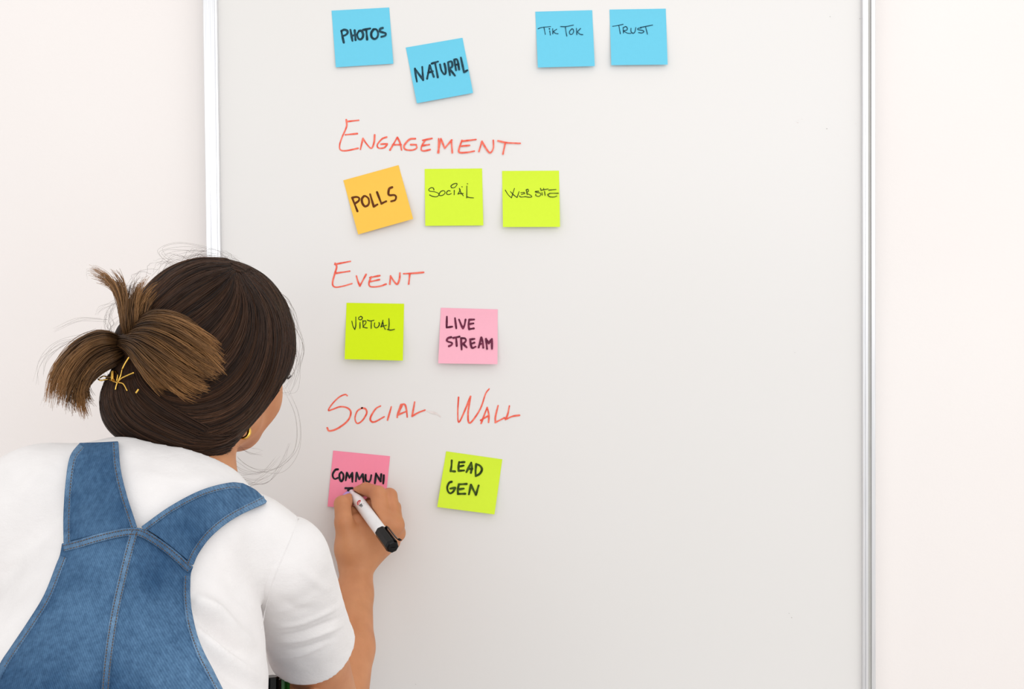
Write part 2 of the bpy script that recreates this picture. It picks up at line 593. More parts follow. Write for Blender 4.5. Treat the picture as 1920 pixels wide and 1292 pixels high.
note([(130, 120), (778, 84), (825, 716), (178, 757)], X5, P_BLUE, 0.003, 'blue sticky note reading PHOTOS in thick black capitals',
     [[(240, 345), (252, 410), (268, 478)], [(240, 350), (270, 334), (305, 345), (310, 370), (290, 392), (258, 405)],
      [(342, 335), (365, 458)], [(390, 342), (400, 450)], [(355, 405), (395, 392)],
      [(440, 347), (418, 385), (430, 430), (455, 443), (480, 420), (484, 380), (465, 347), (440, 347)],
      [(482, 337), (565, 320)], [(520, 332), (530, 443)],
      [(600, 332), (577, 370), (582, 418), (615, 438), (646, 415), (653, 370), (635, 332), (605, 328)],
      [(705, 314), (678, 325), (674, 352), (705, 363), (738, 375), (733, 400), (690, 414)]], 3.9, MAT['ink_blue'])
note([(965, 535), (1603, 425), (1722, 1045), (1090, 1162)], X5, P_BLUE, 0.004, 'tilted blue sticky note reading NATURAL in thick black capitals',
     [[(1068, 772), (1078, 850), (1090, 918)], [(1068, 772), (1160, 900)], [(1160, 900), (1150, 752)],
      [(1235, 735), (1205, 885)], [(1235, 735), (1280, 863)], [(1215, 817), (1270, 802)],
      [(1257, 715), (1328, 692)], [(1295, 710), (1325, 868)],
      [(1350, 725), (1365, 790), (1395, 833), (1413, 822), (1412, 770), (1400, 717)],
      [(1440, 700), (1462, 845)], [(1440, 700), (1475, 690), (1488, 715), (1485, 750), (1455, 770)], [(1455, 770), (1518, 850)],
      [(1510, 672), (1530, 788)], [(1510, 672), (1535, 665), (1550, 690), (1565, 780)], [(1520, 730), (1558, 722)],
      [(1585, 647), (1620, 813)], [(1620, 813), (1658, 790)]], 3.6, MAT['ink_blue'])
note([(152, 140), (834, 122), (865, 793), (182, 810)], X6, P_BLUE, 0.006, 'blue sticky note with two short thin-penned words, beside the TRUST note',
     [[(185, 345), (230, 330), (335, 318)], [(255, 325), (272, 412)], [(325, 370), (332, 420)], [(318, 343), (324, 343), (326, 349), (320, 350), (318, 345)],
      [(360, 345), (362, 405)], [(408, 350), (365, 380)], [(368, 378), (395, 400), (425, 405)],
      [(455, 318), (520, 318), (610, 300)], [(512, 320), (520, 380), (530, 432)],
      [(590, 345), (562, 380), (570, 410), (595, 408), (612, 380), (605, 350), (590, 345)],
      [(645, 340), (650, 415)], [(695, 340), (652, 385)], [(655, 382), (690, 410), (722, 415)]], 1.5, MAT['pen_blue'])
note([(1043, 115), (1717, 104), (1740, 775), (1063, 782)], X6, P_BLUE, 0.006, 'blue sticky note reading TRUST in thin pen',
     [[(1080, 315), (1130, 308), (1205, 292)], [(1155, 308), (1172, 405)], [(1205, 330), (1210, 395)],
      [(1205, 335), (1235, 318), (1255, 335), (1250, 360), (1215, 370), (1260, 398), (1300, 400)],
      [(1300, 338), (1300, 375), (1320, 398), (1345, 385), (1358, 330)],
      [(1425, 335), (1385, 340), (1385, 355), (1440, 365), (1455, 380), (1430, 395), (1390, 390)],
      [(1410, 330), (1470, 318), (1560, 300)], [(1475, 322), (1498, 410)]], 1.5, MAT['pen_blue'])
note([(122, 340), (1045, 85), (1290, 985), (370, 1245)], XP, P_ORANGE, 0.008, 'tilted orange sticky note reading POLLS',
     [[(270, 630), (320, 760), (358, 855)], [(270, 630), (340, 617), (385, 635), (380, 680), (320, 725)],
      [(465, 605), (432, 650), (440, 720), (480, 773), (530, 758), (553, 710), (540, 640), (490, 602), (465, 605)],
      [(570, 572), (630, 778)], [(630, 778), (693, 742)], [(685, 537), (758, 728)], [(758, 728), (838, 690)],
      [(938, 455), (890, 480), (875, 560), (900, 588), (970, 585), (1003, 612), (988, 668), (922, 690)]], 3.7, MAT['ink_brown'], 0.4)
note([(150, 155), (1143, 147), (1165, 1132), (160, 1140)], XS, P_LIME, 0.004, 'lime green sticky note reading SOCIAL in thin pen',
     [[(310, 520), (300, 487), (260, 480), (220, 512), (240, 540), (320, 550), (385, 575), (393, 605), (360, 635), (290, 630), (235, 605)],
      [(470, 530), (430, 545), (400, 590), (410, 615), (460, 610), (500, 575), (495, 540), (470, 530)],
      [(592, 537), (560, 530), (530, 560), (535, 590), (570, 598), (612, 580)], [(662, 525), (660, 602)],
      [(620, 482), (605, 450), (650, 415), (700, 405), (710, 425), (670, 475), (620, 482)],
      [(765, 512), (728, 592)], [(750, 490), (775, 560), (820, 620)], [(725, 580), (820, 580)],
      [(880, 450), (878, 655)], [(880, 637), (930, 650), (995, 655)], [(795, 462)], [(888, 410)]], 1.45, MAT['pen_black'])
note([(105, 190), (1090, 185), (1108, 1158), (120, 1160)], XW, P_LIME, 0.008, 'lime green sticky note reading WEB SITE in thin pen',
     [[(160, 520), (210, 600), (268, 655)], [(268, 655), (300, 550), (320, 490)], [(250, 545), (300, 600), (365, 650)], [(365, 650), (400, 545)],
      [(430, 565), (490, 560)], [(440, 597), (500, 577)], [(405, 620), (430, 640), (500, 635)],
      [(525, 515), (540, 600)], [(520, 518), (550, 505), (562, 540), (530, 572), (600, 610), (620, 635), (580, 645), (500, 632)],
      [(740, 540), (680, 545), (700, 560), (760, 570), (775, 600), (740, 630), (690, 615), (690, 590)],
      [(795, 560), (800, 610)], [(770, 490), (780, 530)], [(780, 522), (905, 500)], [(840, 540), (850, 615)], [(825, 490), (830, 515)],
      [(910, 521), (1040, 509)], [(930, 575), (1080, 575)], [(930, 580), (895, 600), (930, 635), (1000, 640), (1055, 622)]], 1.35, MAT['pen_black'])
note([(295, 78), (1368, 95), (1345, 1155), (260, 1128)], XV, P_LIME2, 0.009, 'yellow green sticky note reading VIRTUAL in thin pen',
     [[(395, 420), (415, 510), (450, 575)], [(450, 575), (468, 500), (468, 340)], [(547, 440), (545, 555)],
      [(555, 332), (522, 355), (530, 390), (570, 390), (590, 355), (570, 332), (550, 332)],
      [(600, 410), (605, 535)], [(600, 420), (650, 415), (655, 460), (610, 512), (640, 540), (680, 545)],
      [(685, 400), (740, 415), (805, 402)], [(757, 420), (755, 555)], [(820, 450), (815, 510), (840, 542), (880, 530), (908, 480), (900, 445)],
      [(975, 400), (940, 530)], [(970, 430), (990, 520), (1018, 570)], [(935, 520), (1040, 495)],
      [(1085, 370), (1090, 470), (1080, 570)], [(1055, 572), (1120, 585), (1190, 570)]], 1.6, MAT['pen_black'], -0.3)
note([(245, 158), (1230, 185), (1225, 1135), (200, 1120)], XL, P_PINK, 0.010, 'pale pink sticky note reading LIVE STREAM',
     [[(350, 312), (345, 500)], [(345, 500), (443, 485)], [(490, 337), (512, 513)], [(560, 362), (600, 460), (628, 513)], [(628, 513), (655, 455), (673, 362)],
      [(737, 362), (725, 450), (735, 528)], [(735, 528), (815, 515)], [(735, 365), (823, 360)], [(730, 442), (810, 427)],
      [(425, 667), (375, 680), (347, 720), (375, 745), (438, 765), (430, 800), (385, 823)],
      [(462, 680), (568, 657)], [(510, 672), (520, 818)], [(595, 682), (605, 880)], [(595, 685), (660, 687), (680, 725), (650, 765), (615, 785)], [(625, 775), (693, 843)],
      [(752, 702), (765, 800), (790, 853), (848, 830)], [(757, 705), (828, 695)], [(765, 782), (825, 762)],
      [(945, 672), (900, 843)], [(945, 672), (970, 750), (980, 848)], [(920, 787), (970, 777)],
      [(1027, 697), (1045, 868)], [(1030, 700), (1075, 770)], [(1075, 770), (1128, 697)], [(1130, 697), (1130, 868)]], 3.6, MAT['ink_plum'])
note([(315, 140), (1222, 270), (1095, 1160), (170, 1040)], XG, P_LIME, 0.008, 'tilted lime green sticky note reading LEAD GEN',
     [[(405, 288), (400, 380), (387, 460)], [(387, 460), (458, 465)], [(525, 312), (515, 380), (515, 455)], [(515, 455), (605, 450)], [(525, 320), (610, 314)], [(520, 387), (597, 370)],
      [(720, 322), (642, 475)], [(720, 322), (730, 400), (715, 488)], [(672, 427), (735, 422)],
      [(800, 347), (790, 450), (793, 540)], [(800, 347), (860, 372), (893, 430), (860, 500), (793, 540)],
      [(403, 632), (362, 650), (333, 720), (347, 790), (385, 818), (430, 790), (460, 735)], [(382, 742), (462, 727)],
      [(522, 672), (505, 750), (505, 828)], [(505, 828), (622, 825)], [(520, 674), (645, 667)], [(510, 757), (600, 742)],
      [(682, 835), (715, 682)], [(715, 682), (795, 843)], [(795, 843), (840, 692)]], 3.8, MAT['ink_green'])
note([(228, 138), (1212, 235), (1114, 1202), (130, 1105)], XC, P_HOT, 0.003, 'hot pink sticky note being written on, reading COMMUNI',
     [[(310, 462), (265, 472), (222, 540), (227, 600), (260, 628), (310, 610)],
      [(370, 507), (337, 550), (342, 630), (370, 668), (403, 620), (403, 550), (370, 507)],
      [(445, 653), (465, 522)], [(465, 522), (510, 610)], [(510, 610), (560, 522)], [(560, 522), (560, 678)],
      [(620, 668), (635, 522)], [(635, 522), (680, 630)], [(680, 630), (740, 547)], [(740, 547), (755, 688)],
      [(790, 557), (790, 640), (830, 683), (870, 650), (888, 562)],
      [(950, 703), (970, 532)], [(970, 540), (1050, 668)], [(1050, 668), (1060, 547)], [(1105, 562), (1095, 708)],
      [(440, 787), (560, 787)], [(490, 790), (485, 878)]], 3.7, MAT['ink_black'])
settle(whiteboard)

# ------------------------------------------------------------------ smooth solids
class Field:
    """signed distance field on a grid; solids blend into each other and come out as one surface"""

    def __init__(self, lo, hi, vox):
        self.lo = np.array(lo, float); self.vox = vox
        self.n = np.ceil((np.array(hi) - self.lo) / vox).astype(int) + 1
        self.D = np.full(self.n, 0.5, np.float32)
        self.ax = [self.lo[i] + vox * np.arange(self.n[i]) for i in range(3)]

    def _block(self, lo, hi):
        a = np.clip(np.floor((np.array(lo) - self.lo) / self.vox).astype(int), 0, self.n)
        b = np.clip(np.ceil((np.array(hi) - self.lo) / self.vox).astype(int) + 1, 0, self.n)
        sl = tuple(slice(a[i], b[i]) for i in range(3))
        X, Y, Z = np.meshgrid(*[self.ax[i][sl[i]] for i in range(3)], indexing='ij')
        return sl, X.astype(np.float32), Y.astype(np.float32), Z.astype(np.float32)

    def put(self, d, sl, k, op):
        A = self.D[sl]
        if op == 'add':
            if k > 0:
                h = np.maximum(k - np.abs(A - d), 0) / k
                self.D[sl] = np.minimum(A, d) - h * h * k * 0.25
            else:
                self.D[sl] = np.minimum(A, d)
        else:
            if k > 0:
                h = np.maximum(k - np.abs(A + d), 0) / k
                self.D[sl] = np.maximum(A, -d) + h * h * k * 0.25
            else:
                self.D[sl] = np.maximum(A, -d)

    def cone(self, a, b, r1, r2, k=0.0, op='add'):
        a = np.array(a, float); b = np.array(b, float)
        m = max(r1, r2) + k + 3 * self.vox
        sl, X, Y, Z = self._block(np.minimum(a, b) - m, np.maximum(a, b) + m)
        if X.size: self.put(cone_d(X, Y, Z, a, b, r1, r2), sl, k, op)

    def ball(self, c, rad, axes=None, k=0.0, op='add'):
        c = np.array(c, float)
        rad = np.array([rad] * 3 if np.isscalar(rad) else rad, float)
        m = rad.max() + k + 3 * self.vox
        sl, X, Y, Z = self._block(c - m, c + m)
        if not X.size: return
        P = np.stack([X - c[0], Y - c[1], Z - c[2]], -1)
        Q = P @ np.array(axes, float).T if axes is not None else P
        k0 = np.linalg.norm(Q / rad, axis=-1)
        k1 = np.linalg.norm(Q / (rad * rad), axis=-1)
        self.put((k0 * (k0 - 1.0) / np.maximum(k1, 1e-6)).astype(np.float32), sl, k, op)

    def chain(self, pts, radii, axes, flat, k=0.0):
        """cones with an oval section: flat is the ratio of depth to breadth along axes[1]"""
        A = np.array(axes, float)
        S = np.array([1.0, 1.0 / flat, 1.0])
        for i in range(len(pts) - 1):
            a, b = np.array(pts[i]), np.array(pts[i + 1])
            m = max(radii[i], radii[i + 1]) + k + 3 * self.vox
            sl, X, Y, Z = self._block(np.minimum(a, b) - m, np.maximum(a, b) + m)
            if not X.size: continue
            P = np.stack([X, Y, Z], -1) @ A.T * S
            d = cone_d(P[..., 0], P[..., 1], P[..., 2], (A @ a) * S, (A @ b) * S, radii[i], radii[i + 1])
            self.put(d * (0.5 + 0.5 * flat), sl, k, 'add')

    def plane(self, p, n, keep_below=True):
        """cut away everything on the side n points to"""
        X, Y, Z = np.meshgrid(*self.ax, indexing='ij', sparse=True)
        n = np.array(n, float) / np.linalg.norm(n)
        d = ((X - p[0]) * n[0] + (Y - p[1]) * n[1] + (Z - p[2]) * n[2]).astype(np.float32)
        self.D = np.maximum(self.D, d)

    def mesh(self, relax=2):
        D = self.D
        s = D < 0
        c = [s[i:s.shape[0] - 1 + i, j:s.shape[1] - 1 + j, l:s.shape[2] - 1 + l] for i in (0, 1) for j in (0, 1) for l in (0, 1)]
        any_ = c[0].copy(); all_ = c[0].copy()
        for x in c[1:]:
            any_ |= x; all_ &= x
        act = any_ & ~all_
        I = np.argwhere(act)
        idx = np.full(act.shape, -1, np.int32)
        idx[tuple(I.T)] = np.arange(len(I))
        acc = np.zeros((len(I), 3)); cnt = np.zeros(len(I))
        corners = np.array([(i, j, l) for i in (0, 1) for j in (0, 1) for l in (0, 1)])
        val = np.stack([D[tuple((I + o).T)] for o in corners], 1)
        for p in range(8):
            for q in range(p + 1, 8):
                if np.abs(corners[p] - corners[q]).sum() != 1: continue
                a, b = val[:, p], val[:, q]
                x = (a < 0) != (b < 0)
                t = a[x] / (a[x] - b[x])
                acc[x] += corners[p] + (corners[q] - corners[p]) * t[:, None]
                cnt[x] += 1
        V = self.lo + self.vox * (I + acc / cnt[:, None])
        F = []
        for ax in range(3):
            a1, a2 = (ax + 1) % 3, (ax + 2) % 3
            sh = [slice(None)] * 3; sh[ax] = slice(0, -1); lo_ = s[tuple(sh)]
            sh[ax] = slice(1, None); hi_ = s[tuple(sh)]
            E = np.argwhere(lo_ != hi_)
            E = E[(E[:, a1] > 0) & (E[:, a2] > 0) & (E[:, a1] < D.shape[a1] - 1) & (E[:, a2] < D.shape[a2] - 1)]
            e1 = np.eye(3, dtype=int)[a1]; e2 = np.eye(3, dtype=int)[a2]
            q = np.stack([idx[tuple((E - o).T)] for o in (e1 + e2, e2, 0 * e1, e1)], 1)
            inside = s[tuple(E.T)]
            q[~inside] = q[~inside][:, ::-1]
            F.append(q)
        F = np.concatenate(F)
        F = F[(F >= 0).all(1)]
        return smooth_mesh(V, F, relax), F


def cone_d(X, Y, Z, a, b, r1, r2):
    ba = np.asarray(b) - np.asarray(a)
    l2 = float(ba @ ba); rr = r1 - r2; a2 = max(l2 - rr * rr, 1e-9); il2 = 1.0 / l2
    px, py, pz = X - a[0], Y - a[1], Z - a[2]
    y = px * ba[0] + py * ba[1] + pz * ba[2]
    z = y - l2
    ux, uy, uz = px * l2 - ba[0] * y, py * l2 - ba[1] * y, pz * l2 - ba[2] * y
    x2 = ux * ux + uy * uy + uz * uz
    y2 = y * y * l2; z2 = z * z * l2
    kk = np.sign(rr) * rr * rr * x2
    d = (np.sqrt(np.maximum(x2 * a2 * il2, 0)) + y * rr) * il2 - r1
    d = np.where(np.sign(z) * a2 * z2 > kk, np.sqrt(np.maximum(x2 + z2, 0)) * il2 - r2, d)
    d = np.where((np.sign(z) * a2 * z2 <= kk) & (np.sign(y) * a2 * y2 < kk), np.sqrt(np.maximum(x2 + y2, 0)) * il2 - r1, d)
    return d.astype(np.float32)


def smooth_mesh(V, F, it):
    E = np.concatenate([F[:, [i, (i + 1) % 4]] for i in range(4)])
    deg = np.bincount(E.ravel(), minlength=len(V)).astype(float)[:, None]
    for k in range(it):
        S = np.zeros_like(V)
        for d in range(3):
            S[:, d] = np.bincount(E[:, 0], V[E[:, 1], d], len(V)) + np.bincount(E[:, 1], V[E[:, 0], d], len(V))
        V = V + (0.5 if k % 2 == 0 else 0.5) * (S / np.maximum(deg, 1) - V)
    return V


def normals(V, F):
    n = np.cross(V[F[:, 2]] - V[F[:, 0]], V[F[:, 3]] - V[F[:, 1]])
    N = np.zeros_like(V)
    for i in range(4):
        np.add.at(N, F[:, i], n)
    return N / (np.linalg.norm(N, axis=1)[:, None] + 1e-12)


def bvh(V, F):
    return BVHTree.FromPolygons([tuple(map(float, v)) for v in V], [tuple(map(int, f)) for f in F])


def seg_dist(P, line):
    """distance and side of 2D points P to a polyline"""
    best = np.full(len(P), 1e9); side = np.zeros(len(P)); par = np.zeros(len(P))
    L = np.array(line, float)
    for i in range(len(L) - 1):
        a, b = L[i], L[i + 1]; d = b - a
        t = np.clip(((P - a) @ d) / (d @ d), 0, 1)
        q = P - a - t[:, None] * d
        r = np.linalg.norm(q, axis=1)
        m = r < best
        best[m] = r[m]; side[m] = np.sign(d[0] * q[m, 1] - d[1] * q[m, 0]); par[m] = (i + t[m]) / (len(L) - 1)
    return best, side, par


from mathutils import noise as _mn


def crumple(V, F, folds, amp, scale):
    """cloth folds along lines plus fine unevenness, pushed along the surface normal"""
    N = normals(V, F)
    P = proj(V)
    facing = np.clip(-(N @ _f) * 2.0, 0, 1)
    h = np.zeros(len(V))
    for line, a, w in folds:
        d, s, t = seg_dist(P, catmull(line, 5))
        h += a * np.exp(-(d / w) ** 2) * np.sin(np.pi * np.clip(t, 0.03, 0.97)) ** 0.6 * facing
    nz = np.array([_mn.noise(Vector(v) * scale) + 0.5 * _mn.noise(Vector(v) * scale * 2.3) for v in V])
    return V + N * (h + amp * nz)[:, None]


# ------------------------------------------------------------------ person: places of the joints
HEAD = at(391, 652, -0.33)
_yaw, _pit, _rol = 0.427, 0.02, 0.253
_F = np.array([math.sin(_yaw) * math.cos(_pit), math.cos(_yaw) * math.cos(_pit), -math.sin(_pit)])
_R = np.cross(_F, [0, 0, 1.0]); _R /= np.linalg.norm(_R)
_U = np.cross(_R, _F)
_R, _U = _R * math.cos(_rol) - _U * math.sin(_rol), _U * math.cos(_rol) + _R * math.sin(_rol)
HAX = np.array([_R, _F, _U])


def hd(r, f, u):
    """a point in the head's own millimetres: right, forward, up from the middle of the skull"""
    return HEAD + (_R * r + _F * f + _U * u) / 1000.0


C7 = at(330, 930, -0.415)
LSH = at(40, 985, -0.43); RSH = at(540, 1056, -0.400)
LEL = at(70, 1480, -0.40); LHAND = at(500, 1345, -0.33)
REL = at(628, 1366, -0.205)
WRIST = at(671, 1058, -0.056)
TORSO = [at(300, 1000, -0.435), at(262, 1120, -0.455), at(225, 1290, -0.50), at(190, 1470, -0.56)]
HIP = TORSO[-1]
_lat = np.array([0.97, 0.20, -0.14]); _axis = TORSO[1] - TORSO[3]; _axis /= np.linalg.norm(_axis)
_lat -= _axis * _lat.dot(_axis); _lat /= np.linalg.norm(_lat)
TAX = np.array([_lat, np.cross(_axis, _lat), _axis])

person = tag(empty('person', (float(HIP[0]), float(HIP[1]), 0.0)),
             'person in blue denim overalls and white t-shirt leaning to write on a pink note', 'person')

# ------------------------------------------------------------------ body: head, neck, trunk, left arm
g = Field((-0.78, -0.72, 0.05), (-0.10, -0.10, 1.47), 0.0042)
g.ball(hd(0, 0, 0), (0.072, 0.090, 0.083), HAX)
g.ball(hd(0, 40, -42), (0.060, 0.052, 0.066), HAX, 0.02)
g.ball(hd(0, 66, -92), (0.030, 0.028, 0.024), HAX, 0.02)
for s in (-1, 1):
    g.cone(hd(52 * s, 12, -66), hd(23 * s, 54, -88), 0.0200, 0.0190, 0.02)
    g.ball(hd(40 * s, 54, -50), 0.0205, None, 0.02)
    g.ball(hd(32 * s, 91, -28), 0.014, None, 0.01, 'cut')
    g.ball(hd(73 * s, -6, -42), (0.007, 0.018, 0.029), HAX, 0.004)
g.cone(hd(-34, 82, -10), hd(34, 82, -10), 0.009, 0.009, 0.01)
g.cone(hd(0, 88, -24), hd(0, 104, -54), 0.007, 0.010, 0.008)
for s in (-1, 1):
    g.ball(hd(11 * s, 96, -57), 0.008, None, 0.005)
g.cone(hd(-17, 91, -76), hd(17, 91, -76), 0.006, 0.006, 0.004)
g.cone(hd(-14, 90, -84), hd(14, 90, -84), 0.006, 0.006, 0.003)
g.cone(hd(0, 0, -60), at(352, 905, -0.388), 0.0455, 0.0438, 0.02)
g.cone(at(352, 905, -0.388), C7 + (0, 0.03, -0.02), 0.0438, 0.043, 0.02)
g.chain(TORSO, [0.075, 0.090, 0.108, 0.112], TAX, 0.70, 0.03)
g.cone(C7 + (0, 0.02, -0.03), LSH, 0.04, 0.040, 0.03)
g.cone(C7 + (0, 0.02, -0.03), RSH, 0.04, 0.036, 0.03)
g.cone(LSH, LEL, 0.043, 0.036, 0.02)
g.cone(LEL, LHAND + (-0.05, 0, 0), 0.037, 0.024, 0.01)
g.cone(RSH, RSH * 0.45 + REL * 0.55, 0.036, 0.034, 0.01)
# left palm and fingers around the two spare markers
_lh = LHAND
g.cone(_lh + (-0.055, 0, 0), _lh + (-0.018, 0.006, 0.0), 0.021, 0.019, 0.01)
for i, (dz, l) in enumerate(((0.022, 0.9), (0.008, 1.0), (-0.007, 0.95), (-0.021, 0.75))):
    a = _lh + np.array((0.002, 0.0305, dz)); b = _lh + np.array((0.036 * l + 0.016, 0.0305, dz)); c = _lh + np.array((0.036 * l + 0.012, -0.022, dz - 0.003))
    g.cone(a, b, 0.0088, 0.008, 0.003); g.cone(b, c, 0.008, 0.0068, 0.002)
g.cone(_lh + (-0.022, -0.014, 0.012), _lh + (0.012, -0.031, 0.026), 0.011, 0.008, 0.004)
# legs down to the shoes
FEET = []
for s in (-1, 1):
    h_ = HIP + _lat * 0.085 * s + (0, 0.0, -0.08)
    kn = np.array([h_[0] + 0.02 * s, h_[1] + 0.10, 0.50]); an = np.array([h_[0] + 0.03 * s, h_[1] + 0.06, 0.10])
    FEET.append((h_, kn, an))
    g.cone(h_, kn, 0.075, 0.052, 0.03); g.cone(kn, an, 0.052, 0.036, 0.02)
bV, bF = g.mesh(2)

# ------------------------------------------------------------------ body: right arm and the writing hand
g = Field((-0.335, -0.335, 0.80), (-0.115, 0.0, 1.155), 0.0015)
ARM0 = RSH * 0.52 + REL * 0.48
FA1 = at(664, 1115, -0.078); FA2 = at(653, 1215, -0.128)
g.cone(ARM0, REL, 0.0355, 0.034, 0.0)
g.cone(REL, FA2, 0.035, 0.0315, 0.012)
g.cone(FA2, FA1, 0.0312, 0.0235, 0.01)
g.cone(FA1, WRIST, 0.0235, 0.0200, 0.008)
g.cone(WRIST + (-0.004, 0, 0), at(665, 1030, -0.056), 0.0195, 0.022, 0.008)
I_M, I_P, I_D, I_T = at(717, 976, -0.064), at(709, 926, -0.044), at(686, 917, -0.024), at(670, 923, -0.012)
M_M, M_P, M_D, M_T = at(741, 985, -0.058), at(730, 930, -0.034), at(712, 930, -0.019), at(692, 944, -0.016)
R_M, R_P, R_D, R_T = at(744, 1000, -0.046), at(738, 952, -0.020), at(716, 955, -0.0115), at(696, 968, -0.011)
L_M, L_P, L_D, L_T = at(735, 1016, -0.034), at(732, 978, -0.0135), at(713, 982, -0.009), at(698, 992, -0.009)
TH0, TH1, TH2, TH3 = at(658, 1030, -0.062), at(645, 980, -0.066), at(642, 945, -0.050), at(659, 935, -0.019)
palm = at(690, 1010, -0.046)
for mc, r in ((I_M, 0.0122), (M_M, 0.0115), (R_M, 0.0108), (L_M, 0.0105)):
    g.cone(WRIST * 0.75 + palm * 0.25, mc, 0.0185, r, 0.010)
g.cone(palm, I_M * 0.5 + M_M * 0.5, 0.020, 0.012, 0.010)
# thumb base and the web of muscle between thumb and forefinger
g.cone(WRIST + (-0.004, 0, 0.004), TH0, 0.019, 0.0185, 0.010)
g.cone(TH0, TH1, 0.0180, 0.0118, 0.010)
g.cone(at(668, 1020, -0.054), at(692, 992, -0.048), 0.019, 0.014, 0.012)
g.cone(at(656, 985, -0.046), at(702, 968, -0.040), 0.0125, 0.0125, 0.006)
g.cone(at(660, 968, -0.032), at(700, 950, -0.030), 0.011, 0.011, 0.003)
g.cone(TH1, TH2, 0.0115, 0.0106, 0.004)
g.cone(TH2, TH3, 0.0106, 0.0082, 0.003)
for (a, b, c, d), r in (((I_M, I_P, I_D, I_T), 0.0104), ((M_M, M_P, M_D, M_T), 0.0102), ((R_M, R_P, R_D, R_T), 0.0096), ((L_M, L_P, L_D, L_T), 0.0086)):
    g.cone(a, b, r * 1.10, r * 1.0, 0.0042)
    g.ball(b, r * 1.02, None, 0.002)
    g.cone(b, c, r * 0.96, r * 0.86, 0.0015)
    g.cone(c, d, r * 0.86, r * 0.74, 0.0012)
# the marker lies in a groove of flesh between thumb and forefinger
MA, MBp = at(655, 917, -0.0035), at(737, 1027, -0.136)
_md = MBp - MA
g.cone(MA + _md * 0.20, MBp, 0.0084, 0.0094, 0.0022, 'cut')
g.cone(MA + _md * 0.03, MA + _md * 0.22, 0.0036, 0.0082, 0.0018, 'cut')
aV, aF = g.mesh(2)

V = np.concatenate([bV, aV]); F = np.concatenate([bF, aF + len(bV)])
body = mesh('body', V, F, [MAT['skin'], MAT['lip']], person)
# lips
lip_c = proj  # (kept local)
ctr = V[F].mean(1)
loc = (ctr - HEAD) @ HAX.T * 1000
lm = (np.abs(loc[:, 0]) < 20) & (loc[:, 1] > 84) & (loc[:, 2] < -70) & (loc[:, 2] > -91)
mi = np.zeros(len(F), np.int32); mi[lm] = 1
body.data.polygons.foreach_set('material_index', mi)
BODY = bvh(V, F)

for s in (-1, 1):
    eb = bmesh.new()
    bmesh.ops.create_uvsphere(eb, u_segments=20, v_segments=14, radius=0.012)
    me = bpy.data.meshes.new('eye'); eb.to_mesh(me); eb.free()
    for p in me.polygons: p.use_smooth = True
    me.transform(Matrix.Translation(hd(32 * s, 77, -28)))
    e = link('eye', me, [MAT['eye_white'], MAT['iris']], person)
    for p in me.polygons:
        q = (np.array(p.center) - hd(32 * s, 77, -28)) @ HAX.T
        if q[1] > 0.0102 and q[2] < 0.004: p.material_index = 1
    mb = MB()
    for i in range(13):
        t = (i / 12 - 0.5) * 1.7
        a = hd(32 * s + 13.5 * math.sin(t), 78 + 12 * math.cos(t), -22)
        b = hd(32 * s + 17 * math.sin(t), 78 + 19 * math.cos(t), -25)
        c = hd(32 * s + 20 * math.sin(t), 78 + 24 * math.cos(t), -21)
        mb.tube(catmull([a, b, c], 4), np.linspace(0.0007, 0.00025, 9), 5)
    mb.build('eyelashes', MAT['lash'], person)
    mb = MB()
    mb.tube(catmull([hd(14 * s, 92, -6), hd(30 * s, 91, -1), hd(50 * s, 72, -8)], 6), [0.002] * 7 + list(np.linspace(0.002, 0.0008, 6)), 6)
    mb.build('eyebrow', MAT['lash'], person)


def nail(c, n, up, w, l, mat=None):
    """a small domed fingernail"""
    n = np.array(n, float); n /= np.linalg.norm(n)
    up = np.array(up, float); up -= n * up.dot(n); up /= np.linalg.norm(up)
    sd = np.cross(up, n)
    mb = MB(); V = []; F = []
    m = 10
    for i in range(m + 1):
        for j in range(m + 1):
            a = i / m * 2 - 1; b = j / m * 2 - 1
            k = math.sqrt(max(1 - 0.5 * b * b, 0)); q = math.sqrt(max(1 - 0.5 * a * a, 0))
            x, y = a * k, b * q
            V.append(c + sd * x * w + up * y * l + n * (0.0016 * (1 - x * x) - 0.0008))
    for i in range(m):
        for j in range(m):
            a = i * (m + 1) + j
            F.append((a, a + 1, a + m + 2, a + m + 1))
    mb.add(V, F)
    o = mb.build('fingernail', MAT['nail'], person)
    s = o.modifiers.new('thickness', 'SOLIDIFY'); s.thickness = 0.0006; s.offset = 0
    return o


_d = TH3 - TH2; _d /= np.linalg.norm(_d)
nail(TH3 + _d * 0.002 + np.array((-0.0078, -0.001, 0.0064)), (-0.25, -0.2, 1.0), _d, 0.0046, 0.0054)
_d = I_T - I_D; _d /= np.linalg.norm(_d)
nail(I_T + _d * 0.002 + np.array((0.0045, -0.001, 0.0060)), (0.2, -0.1, 1.0), _d, 0.0042, 0.0052)

# ------------------------------------------------------------------ t-shirt
g = Field((-0.79, -0.68, 0.80), (-0.14, -0.26, 1.30), 0.003)
g.chain(TORSO[:3] + [at(200, 1400, -0.54)], [0.096, 0.112, 0.135, 0.138], TAX, 0.80, 0.0)
g.cone(at(318, 985, -0.418), at(470, 1018, -0.405), 0.047, 0.0455, 0.015)
g.cone(at(470, 1015, -0.405), RSH * 0.9 + at(470, 1015, -0.405) * 0.1, 0.0455, 0.0440, 0.01)
g.cone(at(322, 968, -0.418), at(225, 928, -0.428), 0.048, 0.0500, 0.02)
g.cone(at(225, 925, -0.428), at(85, 945, -0.43), 0.050, 0.0545, 0.02)
g.cone(at(85, 945, -0.43), LSH, 0.0545, 0.056, 0.02)
g.cone(LSH, LSH * 0.45 + LEL * 0.55, 0.056, 0.057, 0.03)
g.cone(at(348, 915, -0.390), at(332, 965, -0.412), 0.0495, 0.055, 0.012)
